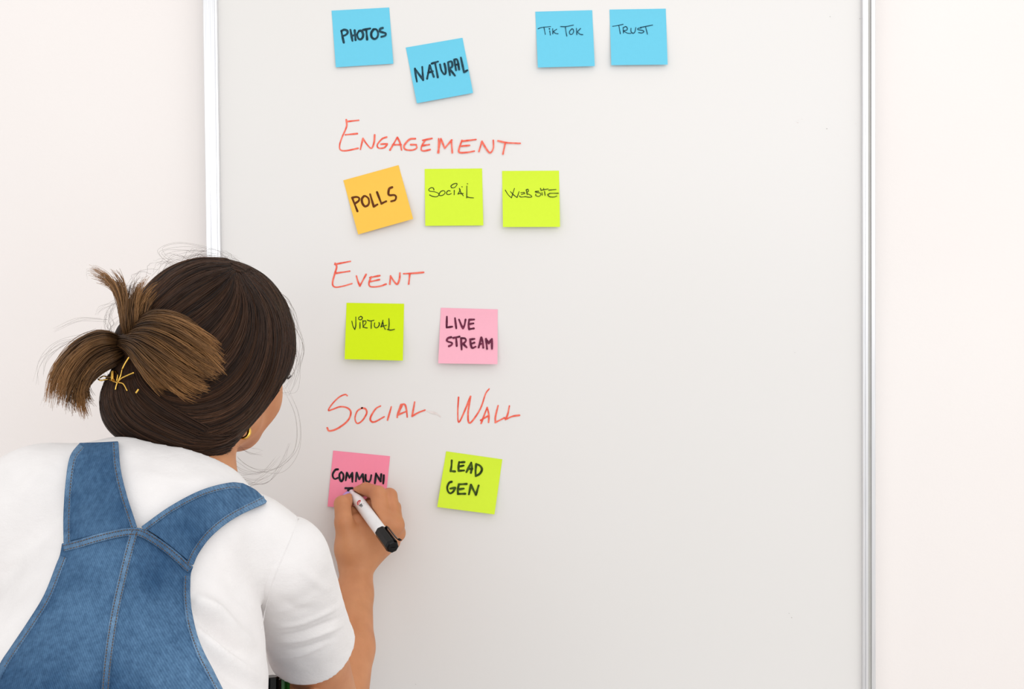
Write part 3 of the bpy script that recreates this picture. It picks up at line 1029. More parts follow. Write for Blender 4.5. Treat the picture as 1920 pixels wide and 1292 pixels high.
# neck opening
g.cone(at(352, 905, -0.388), hd(0, 0, -60), 0.0450, 0.054, 0.002, 'cut')
_na = hd(0, 0, -60) - at(352, 905, -0.388); _na /= np.linalg.norm(_na)
g.ball(at(364, 938, -0.39) + _na * 0.15, 0.15, None, 0.002, 'cut')
sV, sF = g.mesh(3)
# collar edge: cut the bunched top off along the neckline
FOLDS = [([(358, 1118), (400, 1146), (440, 1185), (492, 1222)], 0.0120, 15), ([(352, 1142), (395, 1172), (440, 1212), (490, 1246)], -0.0110, 14),
         ([(372, 1185), (420, 1228), (470, 1262), (505, 1282)], 0.0090, 12), ([(380, 1215), (425, 1262), (470, 1295)], -0.0075, 12),
         ([(420, 1120), (460, 1150), (488, 1180)], 0.0035, 9), ([(20, 960), (60, 900), (110, 870)], 0.002, 14), ([(0, 1060), (50, 1040), (100, 1030)], 0.002, 14),
         ([(0, 1130), (40, 1110), (90, 1060)], -0.0025, 12), ([(410, 1060), (440, 1100), (470, 1150)], -0.002, 14), ([(250, 880), (320, 900), (400, 905)], 0.0012, 10)]
sV = crumple(sV, sF, FOLDS, 0.0011, 22)
t_shirt = mesh('t_shirt', sV, sF, MAT['cotton'], person)
SHIRT = bvh(sV, sF)

# right sleeve
HEM = at(574, 1202, -0.305)
_ad = REL - RSH; _ad /= np.linalg.norm(_ad)
g = Field((-0.335, -0.48, 0.88), (-0.12, -0.17, 1.19), 0.0020)
g.cone(RSH + np.array((-0.004, 0, 0.002)), RSH * 0.5 + REL * 0.5, 0.0462, 0.0462, 0.0)
g.cone(RSH * 0.5 + REL * 0.5, REL, 0.0462, 0.0500, 0.01)
hole = RSH + _ad * np.dot(HEM - RSH, _ad)
g.plane(hole, _ad + np.array((0.02, 0.10, 0.0)))
g.cone(hole - _ad * 0.02, hole + _ad * 0.08, 0.0405, 0.0415, 0.0, 'cut')
_p1, _p2 = at(567, 962, -0.38), at(489, 1190, -0.38)
_n = np.cross(_p2 - _p1, (0.0, 1.0, -0.12)); _n /= np.linalg.norm(_n)
if _n[0] > 0: _n = -_n
g.plane((_p1 + _p2) / 2 + _n * 0.004, _n)
vV, vF = g.mesh(2)
SF = [([(505, 1178), (560, 1170), (610, 1150), (650, 1128)], 0.0022, 5), ([(500, 1195), (560, 1188), (615, 1168), (652, 1150)], -0.0022, 5),
      ([(515, 1205), (565, 1200), (620, 1182), (652, 1168)], 0.0020, 4.5), ([(520, 1222), (575, 1214), (625, 1195)], -0.0018, 4.5),
      ([(512, 1236), (560, 1230), (610, 1208)], 0.0016, 4.5), ([(560, 1060), (590, 1090), (625, 1110)], 0.0014, 9),
      ([(520, 1120), (560, 1140), (600, 1140)], -0.0014, 9), ([(500, 1150), (550, 1140), (600, 1110)], 0.0014, 8)]
vV = crumple(vV, vF, SF, 0.0009, 26)
sleeve = mesh('sleeve', vV, vF, MAT['cotton'], t_shirt)
SLEEVE = bvh(vV, vF)


# sewn lines of the shirt: shoulder seam, sleeve hem, collar
def cloth_line(name, line, tree, r, parent, lift=0.0):
    P = []
    for q in resample(catmull(line, 8), 40):
        h, n, i, t = tree.ray_cast(Vector(CAM), Vector(ray(*q)))
        if h is not None: P.append(np.array(h) + np.array(n) * lift)
    P = np.array(P)
    for _ in range(4): P[1:-1] = (P[:-2] + 2 * P[1:-1] + P[2:]) / 4
    mb = MB(); mb.tube(P, r, 6)
    return mb.build(name, MAT['cotton'], parent)


cloth_line('seam', [(562, 968), (546, 1010), (528, 1050), (514, 1084), (500, 1130), (490, 1180)], BVHTree.FromPolygons(
    [tuple(v) for v in np.concatenate([sV, vV])], [tuple(map(int, f)) for f in np.concatenate([sF, vF + len(sV)])]), 0.0007, t_shirt)


# ------------------------------------------------------------------ overalls laid over the back of the shirt
def hit(tree, px, py, fallback=-0.45):
    d = ray(px, py)
    h, n, i, t = tree.ray_cast(Vector(CAM), Vector(d))
    return (np.array(h), np.array(n)) if h is not None else (None, None)


def drape(gx, offset, tree=None, passes=6):
    """grid of pixels -> points lying on the shirt, smoothed so that cloth spans its folds"""
    tree = tree or SHIRT
    n, m = gx.shape[:2]
    dep = np.full((n, m), np.nan)
    for i in range(n):
        for j in range(m):
            h, nn = hit(tree, *gx[i, j])
            if h is not None: dep[i, j] = h[1]
    for _ in range(200):
        bad = np.isnan(dep)
        if not bad.any(): break
        D = dep.copy()
        for i, j in np.argwhere(bad):
            nb = [dep[a, b] for a, b in ((i - 1, j), (i + 1, j), (i, j - 1), (i, j + 1)) if 0 <= a < n and 0 <= b < m and not np.isnan(dep[a, b])]
            if nb: D[i, j] = max(nb) + 0.003
        dep = D
    for _ in range(passes):
        S = dep.copy()
        S[1:-1] = (dep[:-2] + 2 * dep[1:-1] + dep[2:]) / 4
        T = S.copy()
        T[:, 1:-1] = (S[:, :-2] + 2 * S[:, 1:-1] + S[:, 2:]) / 4
        dep = T
    return np.array([[at(gx[i, j, 0], gx[i, j, 1], dep[i, j] - offset) for j in range(m)] for i in range(n)])


def coons(top, bottom, left, right, n, m):
    """grid of pixels filling the outline between four edge lines"""
    T, B = curve_px(top, m), curve_px(bottom, m); L, R = curve_px(left, n), curve_px(right, n)
    v = np.linspace(0, 1, n)[:, None, None]; u = np.linspace(0, 1, m)[None, :, None]
    return ((1 - v) * T[None] + v * B[None] + (1 - u) * L[:, None] + u * R[:, None]
            - (1 - u) * (1 - v) * T[0] - u * (1 - v) * T[-1] - (1 - u) * v * B[0] - u * v * B[-1])


def sheet(name, G, thick, mat, parent):
    n, m = G.shape[:2]
    V = G.reshape(-1, 3)
    F = [(i * m + j, i * m + j + 1, (i + 1) * m + j + 1, (i + 1) * m + j) for i in range(n - 1) for j in range(m - 1)]
    o = mesh(name, V, F, mat, parent)
    s = o.modifiers.new('thickness', 'SOLIDIFY'); s.thickness = thick; s.offset = 0.0
    b = o.modifiers.new('soft_edge', 'BEVEL'); b.width = thick * 0.3; b.segments = 2; b.limit_method = 'ANGLE'
    return o


BIB_L = [(117, 1020), (113, 1042), (107, 1057), (83, 1117), (52, 1168), (20, 1216), (0, 1247), (-30, 1310), (-60, 1400)]
BIB_R = [(362, 1063), (357, 1080), (357, 1121), (363, 1168), (380, 1220), (400, 1260), (418, 1295), (440, 1340), (470, 1410)]
BIB_T = [(117, 1020), (148, 1012), (178, 1003), (215, 994), (240, 990), (259, 990), (275, 996), (301, 1012), (330, 1034), (362, 1063)]
BIB_B = [(-60, 1400), (100, 1420), (250, 1425), (470, 1410)]
STL = dict(top=[(149, 833), (185, 832), (222, 830)], bottom=[(120, 1019), (178, 1004), (257, 988)],
           left=[(149, 833), (131, 859), (123, 911), (120, 970), (120, 1019)], right=[(222, 830), (226, 879), (238, 930), (257, 988)])
STR = dict(top=[(265, 988), (317, 951), (376, 920), (428, 906), (452, 907)], bottom=[(362, 1060), (372, 1038), (396, 1006), (436, 974), (499, 942)],
           left=[(265, 988), (300, 1010), (362, 1060)], right=[(452, 907), (478, 921), (499, 942)])

G = drape(coons(BIB_T, BIB_B, BIB_L, BIB_R, 60, 60), 0.0060)
overalls = sheet('overalls', G, 0.0026, MAT['denim'], person)
G = drape(coons(STL['top'], STL['bottom'], STL['left'], STL['right'], 34, 18), 0.0066, passes=4)
# the strap carries on over the shoulder and down the front
def over_shoulder(E, side):
    """rows that carry a strap on over the shoulder and down the front"""
    rows = []
    for dy, drop in ((0.014, 3), (0.034, 10), (0.062, 30), (0.085, 70), (0.095, 140)):
        rows.append(np.array([at(q[0] - side, q[1] + drop, e[1] + dy) for e, q in zip(E, proj(E))]))
    return rows


ext = over_shoulder(G[0], 0)
GL = np.concatenate([np.array(ext[::-1]), G])
strap_l = sheet('strap', GL, 0.003, MAT['denim'], overalls)
G = drape(coons(STR['top'], STR['bottom'], STR['left'], STR['right'], 18, 34), 0.0066, passes=4)
e = G[:, -1]
ext = over_shoulder(e, 2)
GR = np.concatenate([G, np.stack(ext, 1)], 1)
strap_r = sheet('strap', GR, 0.003, MAT['denim'], overalls)


def band(name, line, width, offset, parent, side=0.0, mat='denim_seam', thick=0.0016, n=60):
    """folded seam strip running along a line of the garment"""
    C = curve_px(line, n)
    T = np.gradient(C, axis=0); T /= np.linalg.norm(T, axis=1)[:, None]
    N = np.stack([-T[:, 1], T[:, 0]], -1)
    offs = np.linspace(-0.5, 0.5, 5) * width + side * width
    g_ = C[:, None, :] + N[:, None, :] * offs[None, :, None]
    return sheet(name, drape(g_, offset, passes=3), thick, MAT[mat], parent)


def stitch(line, offset, mb, dash=3.6, gap=1.9, r=0.00042):
    """sewn dashes along a line"""
    C = catmull(line, 12)
    L = np.linalg.norm(np.diff(C, axis=0), axis=1).sum()
    k = int(L / (dash + gap))
    S = resample(C, k * 8 + 1)
    for i in range(k):
        seg = S[i * 8:i * 8 + int(8 * dash / (dash + gap)) + 1]
        P = []
        for q in (seg[0], (seg[0] + seg[-1]) / 2, seg[-1]):
            h, nn = hit(SHIRT, *q)
            if h is None: break
            P.append(at(q[0], q[1], h[1] - offset))
        if len(P) == 3: mb.tube(P, r, 5)


def shift(line, d):
    C = curve_px(line, 40)
    T = np.gradient(C, axis=0); T /= np.linalg.norm(T, axis=1)[:, None]
    return C + np.stack([-T[:, 1], T[:, 0]], -1) * d


CENTRE = [(252, 996), (240, 1040), (228, 1090), (216, 1145), (207, 1200), (201, 1250), (197, 1300), (192, 1400)]
band('seam', CENTRE, 15, 0.0082, overalls)
band('seam', BIB_T[:6], 15, 0.0085, overalls, 0.5)
band('seam', BIB_T[5:], 15, 0.0085, overalls, 0.5)
band('seam', BIB_L[1:], 13, 0.0080, overalls, -0.5)
band('seam', BIB_R[1:], 13, 0.0080, overalls, 0.5)
band('hem', STL['left'], 12, 0.0088, strap_l, -0.5)
band('hem', STL['right'], 12, 0.0088, strap_l, 0.5)
band('hem', STR['top'], 11, 0.0088, strap_r, 0.5)
band('hem', STR['bottom'], 13, 0.0088, strap_r, -0.5)
def sewn(line, offset, parent):
    mb = MB(); stitch(line, offset, mb)
    if mb.V: mb.build('stitching', MAT['thread'], parent)


for d in (-5, 4.5): sewn(shift(CENTRE, d), 0.0094, overalls)
for ln in (BIB_T[:6], BIB_T[5:]):
    for d in (3.5, 12): sewn(shift(ln, d), 0.0097, overalls)
sewn(shift(BIB_L[1:7], -9), 0.0092, overalls); sewn(shift(BIB_R[1:7], 9), 0.0092, overalls)
for st_, lines in ((strap_l, ((STL['left'], -9), (STL['right'], 9))), (strap_r, ((STR['top'], 8), (STR['bottom'], -10)))):
    for ln, d in lines: sewn(shift(ln, d), 0.0100, st_)
for st_, ((x0, y0), (x1, y1)) in ((strap_l, ((131, 984), (131, 996))), (strap_r, ((358, 1040), (364, 1052)))):
    mb = MB(); stitch([(x0, y0), (x1, y1)], 0.0105, mb, 13, 1, 0.0007); mb.build('bartack', MAT['thread_tan'], st_)

# trouser legs below the picture
g = Field((-0.84, -0.78, 0.08), (-0.18, -0.34, 1.02), 0.006)
g.chain([TORSO[2] * 0.75 + HIP * 0.25, HIP + (0, 0, -0.06)], [0.1455, 0.168], TAX, 0.84)
for h_, kn, an in FEET:
    g.cone(h_, kn, 0.094, 0.075, 0.03); g.cone(kn, an, 0.075, 0.066, 0.02)
    g.cone(an + (0, 0, -0.06), an + (0, 0, 0.02), 0.055, 0.055, 0, 'cut')
g.plane((0, 0, 0.985), (0, 0, 1))
tV, tF = g.mesh(2)
mesh('trousers', tV, tF, MAT['denim'], overalls)
for h_, kn, an in FEET:
    g = Field(an + (-0.08, -0.12, -0.12), an + (0.08, 0.26, 0.06), 0.005)
    g.ball((an[0], an[1] + 0.06, 0.045), (0.044, 0.125, 0.040), None, 0)
    g.cone((an[0], an[1] - 0.01, 0.05), an, 0.044, 0.042, 0.02)
    g.plane((0, 0, 0.018), (0, 0, -1))
    fV, fF = g.mesh(2)
    sh = mesh('shoe', fV, fF, MAT['shoe'], person)
    mb = MB(); ring = []
    for z in (0.0, 0.02):
        for i in range(28):
            t = 2 * math.pi * i / 28
            ring.append((an[0] + 0.045 * math.cos(t), an[1] + 0.06 + 0.128 * math.sin(t), z))
    mb.add(ring, [(i, (i + 1) % 28, 28 + (i + 1) % 28, 28 + i) for i in range(28)] + [tuple(range(28))[::-1], tuple(range(28, 56))])
    mb.build('sole', MAT['rubber'], sh)

# ------------------------------------------------------------------ hair
g = Field((-0.49, -0.50, 1.13), (-0.16, -0.20, 1.45), 0.003)
g.ball(at(398, 652, -0.335), (0.0815, 0.097, 0.0925), HAX)
g.ball(at(326, 742, -0.378), (0.0670, 0.062, 0.0600), None, 0.02)
g.ball(at(254, 765, -0.385), (0.0330, 0.034, 0.0330), None, 0.015)
g.ball(at(368, 797, -0.385), (0.0420, 0.045, 0.0395), None, 0.02)
g.ball(at(250, 642, -0.388), (0.0180, 0.022, 0.0220), None, 0.02)
X, Y, Z = np.meshgrid(*g.ax, indexing='ij')
Q = (np.stack([X, Y, Z], -1) - HEAD) @ HAX.T * 1000
face_side = np.minimum(np.maximum(Q[..., 1] - 0.95 * np.maximum(Q[..., 2], -66) - 60 + 9 * np.exp(-((Q[..., 2] + 28) / 18) ** 2), Q[..., 1] - 76) , 60) / 1000.0
g.D = np.maximum(g.D, face_side.astype(np.float32))
del X, Y, Z, Q
hV, hF = g.mesh(3)
hair = mesh('hair', hV, hF, MAT['hair_mass'], person)
HAIR = bvh(hV, hF)


def surf_pt(px, py, lift):
    h, n = hit(HAIR, px, py)
    if h is None:
        p = at(px, py, -0.36)
        q, n, i, d = HAIR.find_nearest(Vector(p))
        h = np.array(q); n = np.array(n)
        return h + n * max(lift, 0.0004)
    return h + n * lift


def strands(name, curves, radius, tint, mat, parent, tip=0.35):
    """hair curves; curves: list of (n, 3) arrays"""
    hc = bpy.data.hair_curves.new(name)
    hc.add_curves([len(c) for c in curves])
    pos = np.concatenate(curves).astype(np.float32)
    hc.position_data.foreach_set('vector', pos.ravel())
    ra = hc.attributes.get('radius') or hc.attributes.new('radius', 'FLOAT', 'POINT')
    rr = np.concatenate([r * np.interp(np.linspace(0, 1, len(c)), [0, 0.65, 1], [1, 1, tip]) for c, r in zip(curves, radius)])
    ra.data.foreach_set('value', rr.astype(np.float32))
    ti = hc.attributes.new('tint', 'FLOAT', 'POINT')
    ti.data.foreach_set('value', np.concatenate(tint).astype(np.float32))
    hc.materials.append(mat)
    o = bpy.data.objects.new(name, hc)
    COL.objects.link(o); o.parent = parent
    return o


def sheet_strands(guides, count, n, jitter, lift0, lift1, tint0, tint1, depth=None, clump=14, wob=2.0, splay=0.0, cut=(1.0, 1.0), rad=(0.00016, 0.00032)):
    """strands laid between neighbouring guide lines"""
    G = np.array([curve_px(q, n) for q in guides])            # guides x n x 2 (or 3 with depth)
    out, rad_, tin = [], [], []
    for s in range(count):
        u = RNG.random() * (len(G) - 1)
        c = (math.floor(u * clump) + 0.5) / clump
        ph = math.sin(c * 91.7) * 0.5 + 0.5
        t = np.linspace(0, 1, n)
        uu = u + (c - u) * 0.75 * t ** 1.5
        i = np.clip(np.floor(uu).astype(int), 0, len(G) - 2); w = (uu - i)[:, None]
        C = G[i, np.arange(n)] * (1 - w) + G[i + 1, np.arange(n)] * w
        a, b = RNG.random() * 6.28, RNG.random() * 6.28
        C = C.copy()
        q0, q1 = math.sin(c * 57.3 + 1.0), math.sin(c * 133.1 + 2.0)
        C[:, 0] += splay * q0 * t ** 2; C[:, 1] += splay * q1 * t ** 2
        C[:, 0] += jitter * RNG.normal() * 0.5 + wob * np.sin(a + t * 4 + ph * 6) * t
        C[:, 1] += jitter * RNG.normal() * 0.5 + wob * np.cos(b + t * 4) * t
        e = RNG.uniform(*cut) - (0.10 * (1 - ph) if splay else 0)
        if e < 1:
            C = resample(C, n * 2)[:max(4, int(n * 2 * e))]; C = resample(C, n)
        L = RNG.uniform(lift0, lift1) + 0.0012 * math.sin(ph * 40)
        if depth is None:
            P = np.array([surf_pt(C[k, 0], C[k, 1], L * (0.35 + 0.65 * math.sin(math.pi * min(1, 0.15 + t[k])) ** 0.5 if True else 1)) for k in range(n)])
        else:
            P = np.array([at(C[k, 0], C[k, 1], C[k, 2] + depth * (RNG_s[s % 997] + 0.7 * q1) * (0.35 + math.sin(math.pi * t[k] ** 0.8))) for k in range(n)])
        P[1:-1] = (P[:-2] + 2 * P[1:-1] + P[2:]) / 4
        out.append(P); rad_.append(RNG.uniform(*rad))
        base = tint0 + (tint1 - tint0) * t
        tin.append(np.clip(base * (0.4 + 1.2 * ph if splay else 0.55 + 0.9 * ph) + 0.09 * RNG.normal(), 0, 1))
    return out, rad_, tin


RNG_s = RNG.uniform(-1, 1, 997)
CAP = [
    [(420, 488), (375, 484), (330, 495), (292, 520), (262, 560), (238, 605), (232, 635)],
    [(428, 500), (380, 500), (335, 520), (300, 550), (268, 585), (246, 615), (236, 640)],
    [(432, 512), (395, 525), (350, 550), (312, 580), (280, 605), (252, 628), (238, 645)],
    [(436, 520), (420, 555), (382, 590), (340, 620), (300, 640), (262, 650), (240, 655)],
    [(442, 522), (448, 570), (432, 620), (395, 665), (345, 690), (290, 690), (244, 668)],
    [(448, 522), (472, 575), (470, 640), (438, 700), (385, 740), (310, 740), (240, 690)],
    [(454, 520), (493, 572), (502, 645), (480, 720), (425, 780), (340, 790), (240, 725)],
    [(458, 518), (512, 570), (525, 645), (505, 725), (450, 800), (370, 832), (280, 815), (212, 760), (205, 715)],
    [(462, 515), (524, 568), (540, 640), (520, 715), (470, 790), (400, 848), (310, 843), (225, 805), (194, 755), (204, 705)],
    [(468, 512), (533, 570), (545, 640), (536, 690), (485, 776), (430, 830), (380, 862), (320, 858), (235, 826), (190, 780), (196, 720)]]
c1, r1, t1 = sheet_strands(CAP, 5200, 16, 5.0, 0.0004, 0.0042, 0.10, 0.24, clump=16, wob=4)
TOP = [[(540, 650), (530, 580), (500, 530), (455, 503), (400, 492), (335, 505)], [(545, 668), (540, 600), (515, 540), (465, 494), (400, 483), (320, 500)],
       [(524, 590), (500, 545), (470, 515), (440, 500), (400, 489), (330, 503)], [(530, 612), (505, 560), (478, 530), (446, 514), (408, 500), (350, 515)]]
c2, r2, t2 = sheet_strands(TOP, 1100, 12, 5.0, 0.0004, 0.003, 0.12, 0.22, wob=2)
NAPE = [[(520, 720), (480, 785), (425, 815), (350, 800), (280, 760)], [(500, 750), (455, 808), (400, 825), (330, 815), (250, 775)],
        [(405, 864), (385, 862), (340, 855), (280, 835), (225, 800)], [(422, 840), (395, 846), (330, 845), (260, 820), (205, 775)],
        [(470, 805), (420, 838), (350, 850), (280, 840), (215, 800)], [(392, 872), (365, 868), (310, 853), (250, 830), (200, 790)]]
c3, r3, t3 = sheet_strands(NAPE, 1500, 12, 4.0, 0.0004, 0.004, 0.08, 0.25, wob=3)
ROLL = [[(345, 862), (270, 838), (212, 800), (192, 760), (198, 715), (222, 690)], [(350, 850), (275, 822), (225, 790), (206, 750), (212, 712), (230, 685)],
        [(360, 835), (290, 805), (245, 775), (226, 740), (228, 705), (238, 680)], [(370, 815), (310, 785), (268, 755), (248, 725), (244, 700), (244, 678)],
        [(390, 800), (340, 770), (295, 740), (266, 712), (256, 690), (250, 672)]]
c4, r4, t4 = sheet_strands(ROLL, 1200, 14, 3.5, 0.0004, 0.004, 0.10, 0.16, clump=10, wob=3)
c3 += c4; r3 += r4; t3 += t4
strands('cap_strands', c1 + c2 + c3, r1 + r2 + r3, t1 + t2 + t3, MAT['hair'], hair)

FAN = [
    [(246, 618, -.405), (272, 590, -.425), (308, 586, -.437), (345, 600, -.440), (375, 620, -.436), (396, 640, -.428)],
    [(240, 622, -.410), (272, 600, -.434), (318, 606, -.448), (360, 632, -.450), (390, 660, -.442), (408, 682, -.432)],
    [(232, 630, -.412), (268, 615, -.440), (315, 632, -.456), (358, 662, -.456), (392, 688, -.446), (412, 698, -.434)],
    [(224, 636, -.412), (256, 634, -.440), (298, 660, -.456), (338, 692, -.456), (368, 714, -.446), (388, 720, -.434)],
    [(220, 640, -.412), (245, 645, -.436), (276, 680, -.450), (306, 712, -.450), (332, 734, -.442), (352, 744, -.432)],
    [(216, 644, -.410), (238, 655, -.430), (260, 690, -.442), (282, 716, -.442), (300, 732, -.436), (318, 738, -.428)]]
fa, fr, ft = sheet_strands(FAN, 2600, 14, 4.0, 0, 0, 0.05, 0.64, depth=0.010, clump=8, wob=6, splay=13, cut=(0.76, 1.08), rad=(0.00018, 0.00034))
LEFT = [
    [(226, 634, -.405), (205, 622, -.412), (180, 622, -.410), (148, 636, -.402), (118, 668, -.396), (98, 704, -.390), (93, 742, -.386)],
    [(228, 640, -.408), (200, 634, -.416), (172, 642, -.414), (142, 664, -.406), (120, 696, -.398), (108, 728, -.392), (106, 758, -.388)],
    [(232, 650, -.408), (204, 652, -.416), (178, 664, -.414), (156, 688, -.408), (140, 716, -.400), (132, 745, -.394), (130, 770, -.390)],
    [(236, 660, -.406), (214, 670, -.414), (190, 684, -.412), (170, 702, -.406), (156, 724, -.400), (150, 744, -.396), (160, 764, -.392)],
    [(238, 668, -.402), (220, 682, -.408), (200, 692, -.408), (182, 702, -.404), (168, 716, -.400), (160, 735, -.396), (172, 772, -.394)]]
la, lr, lt = sheet_strands(LEFT, 1700, 14, 3.5, 0, 0, 0.05, 0.56, depth=0.009, clump=6, wob=6, splay=11, cut=(0.74, 1.08), rad=(0.00018, 0.00034))
TUFT = [
    [(240, 645, -.405), (230, 610, -.412), (226, 575, -.408), (216, 545, -.402), (200, 524, -.396), (172, 514, -.392)],
    [(242, 645, -.408), (234, 605, -.416), (232, 570, -.412), (226, 545, -.406), (214, 526, -.400), (196, 515, -.396)],
    [(250, 642, -.408), (246, 605, -.416), (244, 575, -.412), (246, 552, -.406), (250, 538, -.402), (256, 530, -.398)],
    [(260, 640, -.406), (258, 605, -.414), (260, 578, -.410), (266, 556, -.406), (275, 542, -.402), (286, 534, -.398)],
    [(272, 640, -.402), (274, 608, -.410), (280, 585, -.408), (292, 568, -.404), (306, 558, -.400), (322, 552, -.396)]]
ua, ur, ut = sheet_strands(TUFT, 1300, 12, 3.5, 0, 0, 0.10, 0.50, depth=0.010, clump=5, wob=6, splay=11, cut=(0.62, 1.08), rad=(0.00018, 0.00032))
strands('ponytail', fa + la + ua, fr + lr + ur, ft + lt + ut, MAT['hair_light'], hair)

# stray single hairs
FLY = [[(330, 500), (300, 470), (340, 462), (400, 470), (450, 490)], [(300, 515), (320, 480), (380, 468), (430, 478)], [(290, 520), (330, 488), (400, 480), (470, 502)],
       [(530, 560), (550, 600), (562, 650), (548, 700), (520, 730)], [(528, 590), (556, 620), (570, 660), (556, 705)], [(520, 545), (548, 575), (560, 610), (550, 660)],
       [(536, 640), (556, 660), (566, 690), (550, 730), (528, 735)], [(510, 540), (536, 560), (545, 590)], [(535, 660), (552, 700), (540, 725)],
       [(240, 590), (215, 610), (200, 640), (195, 660)], [(180, 620), (130, 640), (90, 670), (80, 700)], [(170, 630), (110, 640), (75, 680), (68, 720)],
       [(225, 560), (190, 570), (180, 585)], [(200, 600), (150, 600), (100, 620)], [(260, 545), (220, 560), (205, 590), (207, 630)],
       [(440, 860), (470, 880), (520, 880), (552, 840), (553, 780), (530, 720)], [(430, 872), (460, 900), (500, 905), (530, 870), (545, 830)],
       [(436, 868), (450, 890), (490, 892), (520, 862)], [(420, 880), (440, 905), (470, 910), (500, 895)], [(445, 840), (470, 850), (490, 852)],
       [(250, 840), (220, 860), (190, 868)], [(280, 845), (240, 870), (220, 890)], [(330, 858), (290, 880), (280, 900)], [(380, 872), (360, 890), (370, 905)],
       [(300, 848), (260, 855), (210, 858), (180, 850)], [(350, 866), (330, 885), (310, 890)], [(400, 878), (390, 895), (410, 905)],
       [(200, 520), (170, 505), (165, 515)], [(215, 540), (185, 512), (170, 514)], [(120, 690), (95, 720), (85, 760)]]
fc, fr_, ft_ = [], [], []
for q in FLY:
    for k in range(4):
        C = curve_px(np.array(q, float) + RNG.normal(size=(1, 2)) * 4 + RNG.normal(size=(len(q), 2)) * 3, 16)
        s0 = surf_pt(*C[0], 0.001)
        y = s0[1] + np.linspace(0, RNG.uniform(-0.03, 0.03), 16)
        P = np.array([at(C[i, 0], C[i, 1], y[i]) for i in range(16)])
        fc.append(P); fr_.append(0.00007); ft_.append(np.full(16, 0.35))
for k in range(150):
    t = RNG.uniform(1.5, 2 * math.pi + 0.1)
    c0 = np.array((370 + 165 * math.cos(t), 665 + 178 * math.sin(t)))
    d0 = np.array((-math.sin(t), math.cos(t))) * RNG.choice([-1, 1])
    o0 = np.array((math.cos(t), math.sin(t)))
    L = RNG.uniform(20, 60); b = RNG.uniform(4, 20)
    C = np.array([c0 + d0 * L * s + o0 * b * math.sin(s * RNG.uniform(1.5, 2.6)) for s in np.linspace(0, 1, 12)])
    p0 = surf_pt(*C[0], 0.001)
    P = np.array([at(C[i, 0], C[i, 1], p0[1] + 0.01 * i / 12) for i in range(12)])
    fc.append(P); fr_.append(RNG.uniform(0.00006, 0.0001)); ft_.append(np.full(12, 0.3))
strands('stray_hairs', fc, fr_, ft_, MAT['hair'], hair)

# ------------------------------------------------------------------ hair clip and earring
claw = MB(); XK = (170, 640, 10.767)


def kp(x, y, lift):
    px, py = x / XK[2] + XK[0], y / XK[2] + XK[1]
    h, n = hit(HAIR, max(px, 204), py)
    yy = h[1] if h is not None else -0.40
    return at(px, py, yy - lift)


for pts, r in (([(790, 300), (700, 440), (640, 560)], 0.0014), ([(640, 560), (605, 700), (545, 830)], 0.0012), ([(880, 630), (740, 690), (620, 750), (540, 830)], 0.0012),
               ([(540, 830), (515, 910), (500, 980)], 0.0010), ([(560, 830), (660, 860), (740, 1000)], 0.0010), ([(380, 765), (430, 800), (540, 830)], 0.0010),
               ([(150, 762), (200, 790), (290, 775), (350, 765)], 0.0010), ([(180, 745), (250, 705), (330, 715), (420, 725)], 0.0009), ([(500, 600), (548, 670), (530, 800)], 0.0011),
               ([(970, 965), (940, 1010), (915, 1042)], 0.0014)):
    claw.tube(catmull([kp(x, y, 0.008) for x, y in pts], 5), r * 0.78, 8)
clip = claw.build('hair_clip', MAT['gold'], person)
clip['label'] = 'gold wire claw clip'
spring = MB(); A, B = kp(447, 615, 0.0095), kp(447, 785, 0.0095)
turns = 9
P = []
ax_ = (B - A) / np.linalg.norm(B - A); e1 = np.cross(ax_, (0, 1, 0)); e1 /= np.linalg.norm(e1); e2 = np.cross(ax_, e1)
for i in range(turns * 10 + 1):
    a = 2 * math.pi * i / 10
    P.append(A + (B - A) * i / (turns * 10) + 0.0014 * (math.cos(a) * e1 + math.sin(a) * e2))
spring.tube(P, 0.0006, 6); spring.build('spring', MAT['gold'], clip)

mb = MB()
_y = min([q[1] for q in (hit(HAIR, 459, 812)[0], hit(BODY, 461, 812)[0], hit(BODY, 466, 818)[0]) if q is not None])
c = at(456, 811, _y - 0.010)
e1 = np.array((0.80, 0.10, 0.30)); e1 /= np.linalg.norm(e1); e2 = np.array((-0.30, 0.35, 0.80)); e2 -= e1 * e2.dot(e1); e2 /= np.linalg.norm(e2)
P = [c + 0.0062 * (math.cos(a) * e1 + math.sin(a) * e2) for a in np.linspace(-2.3, 3.2, 26)]
mb.tube(P, [0.0013 + 0.0011 * math.sin(math.pi * i / 25) for i in range(26)], 10)
er = mb.build('earring', MAT['gold'], person); er['label'] = 'chunky gold hoop earring'
settle(person)

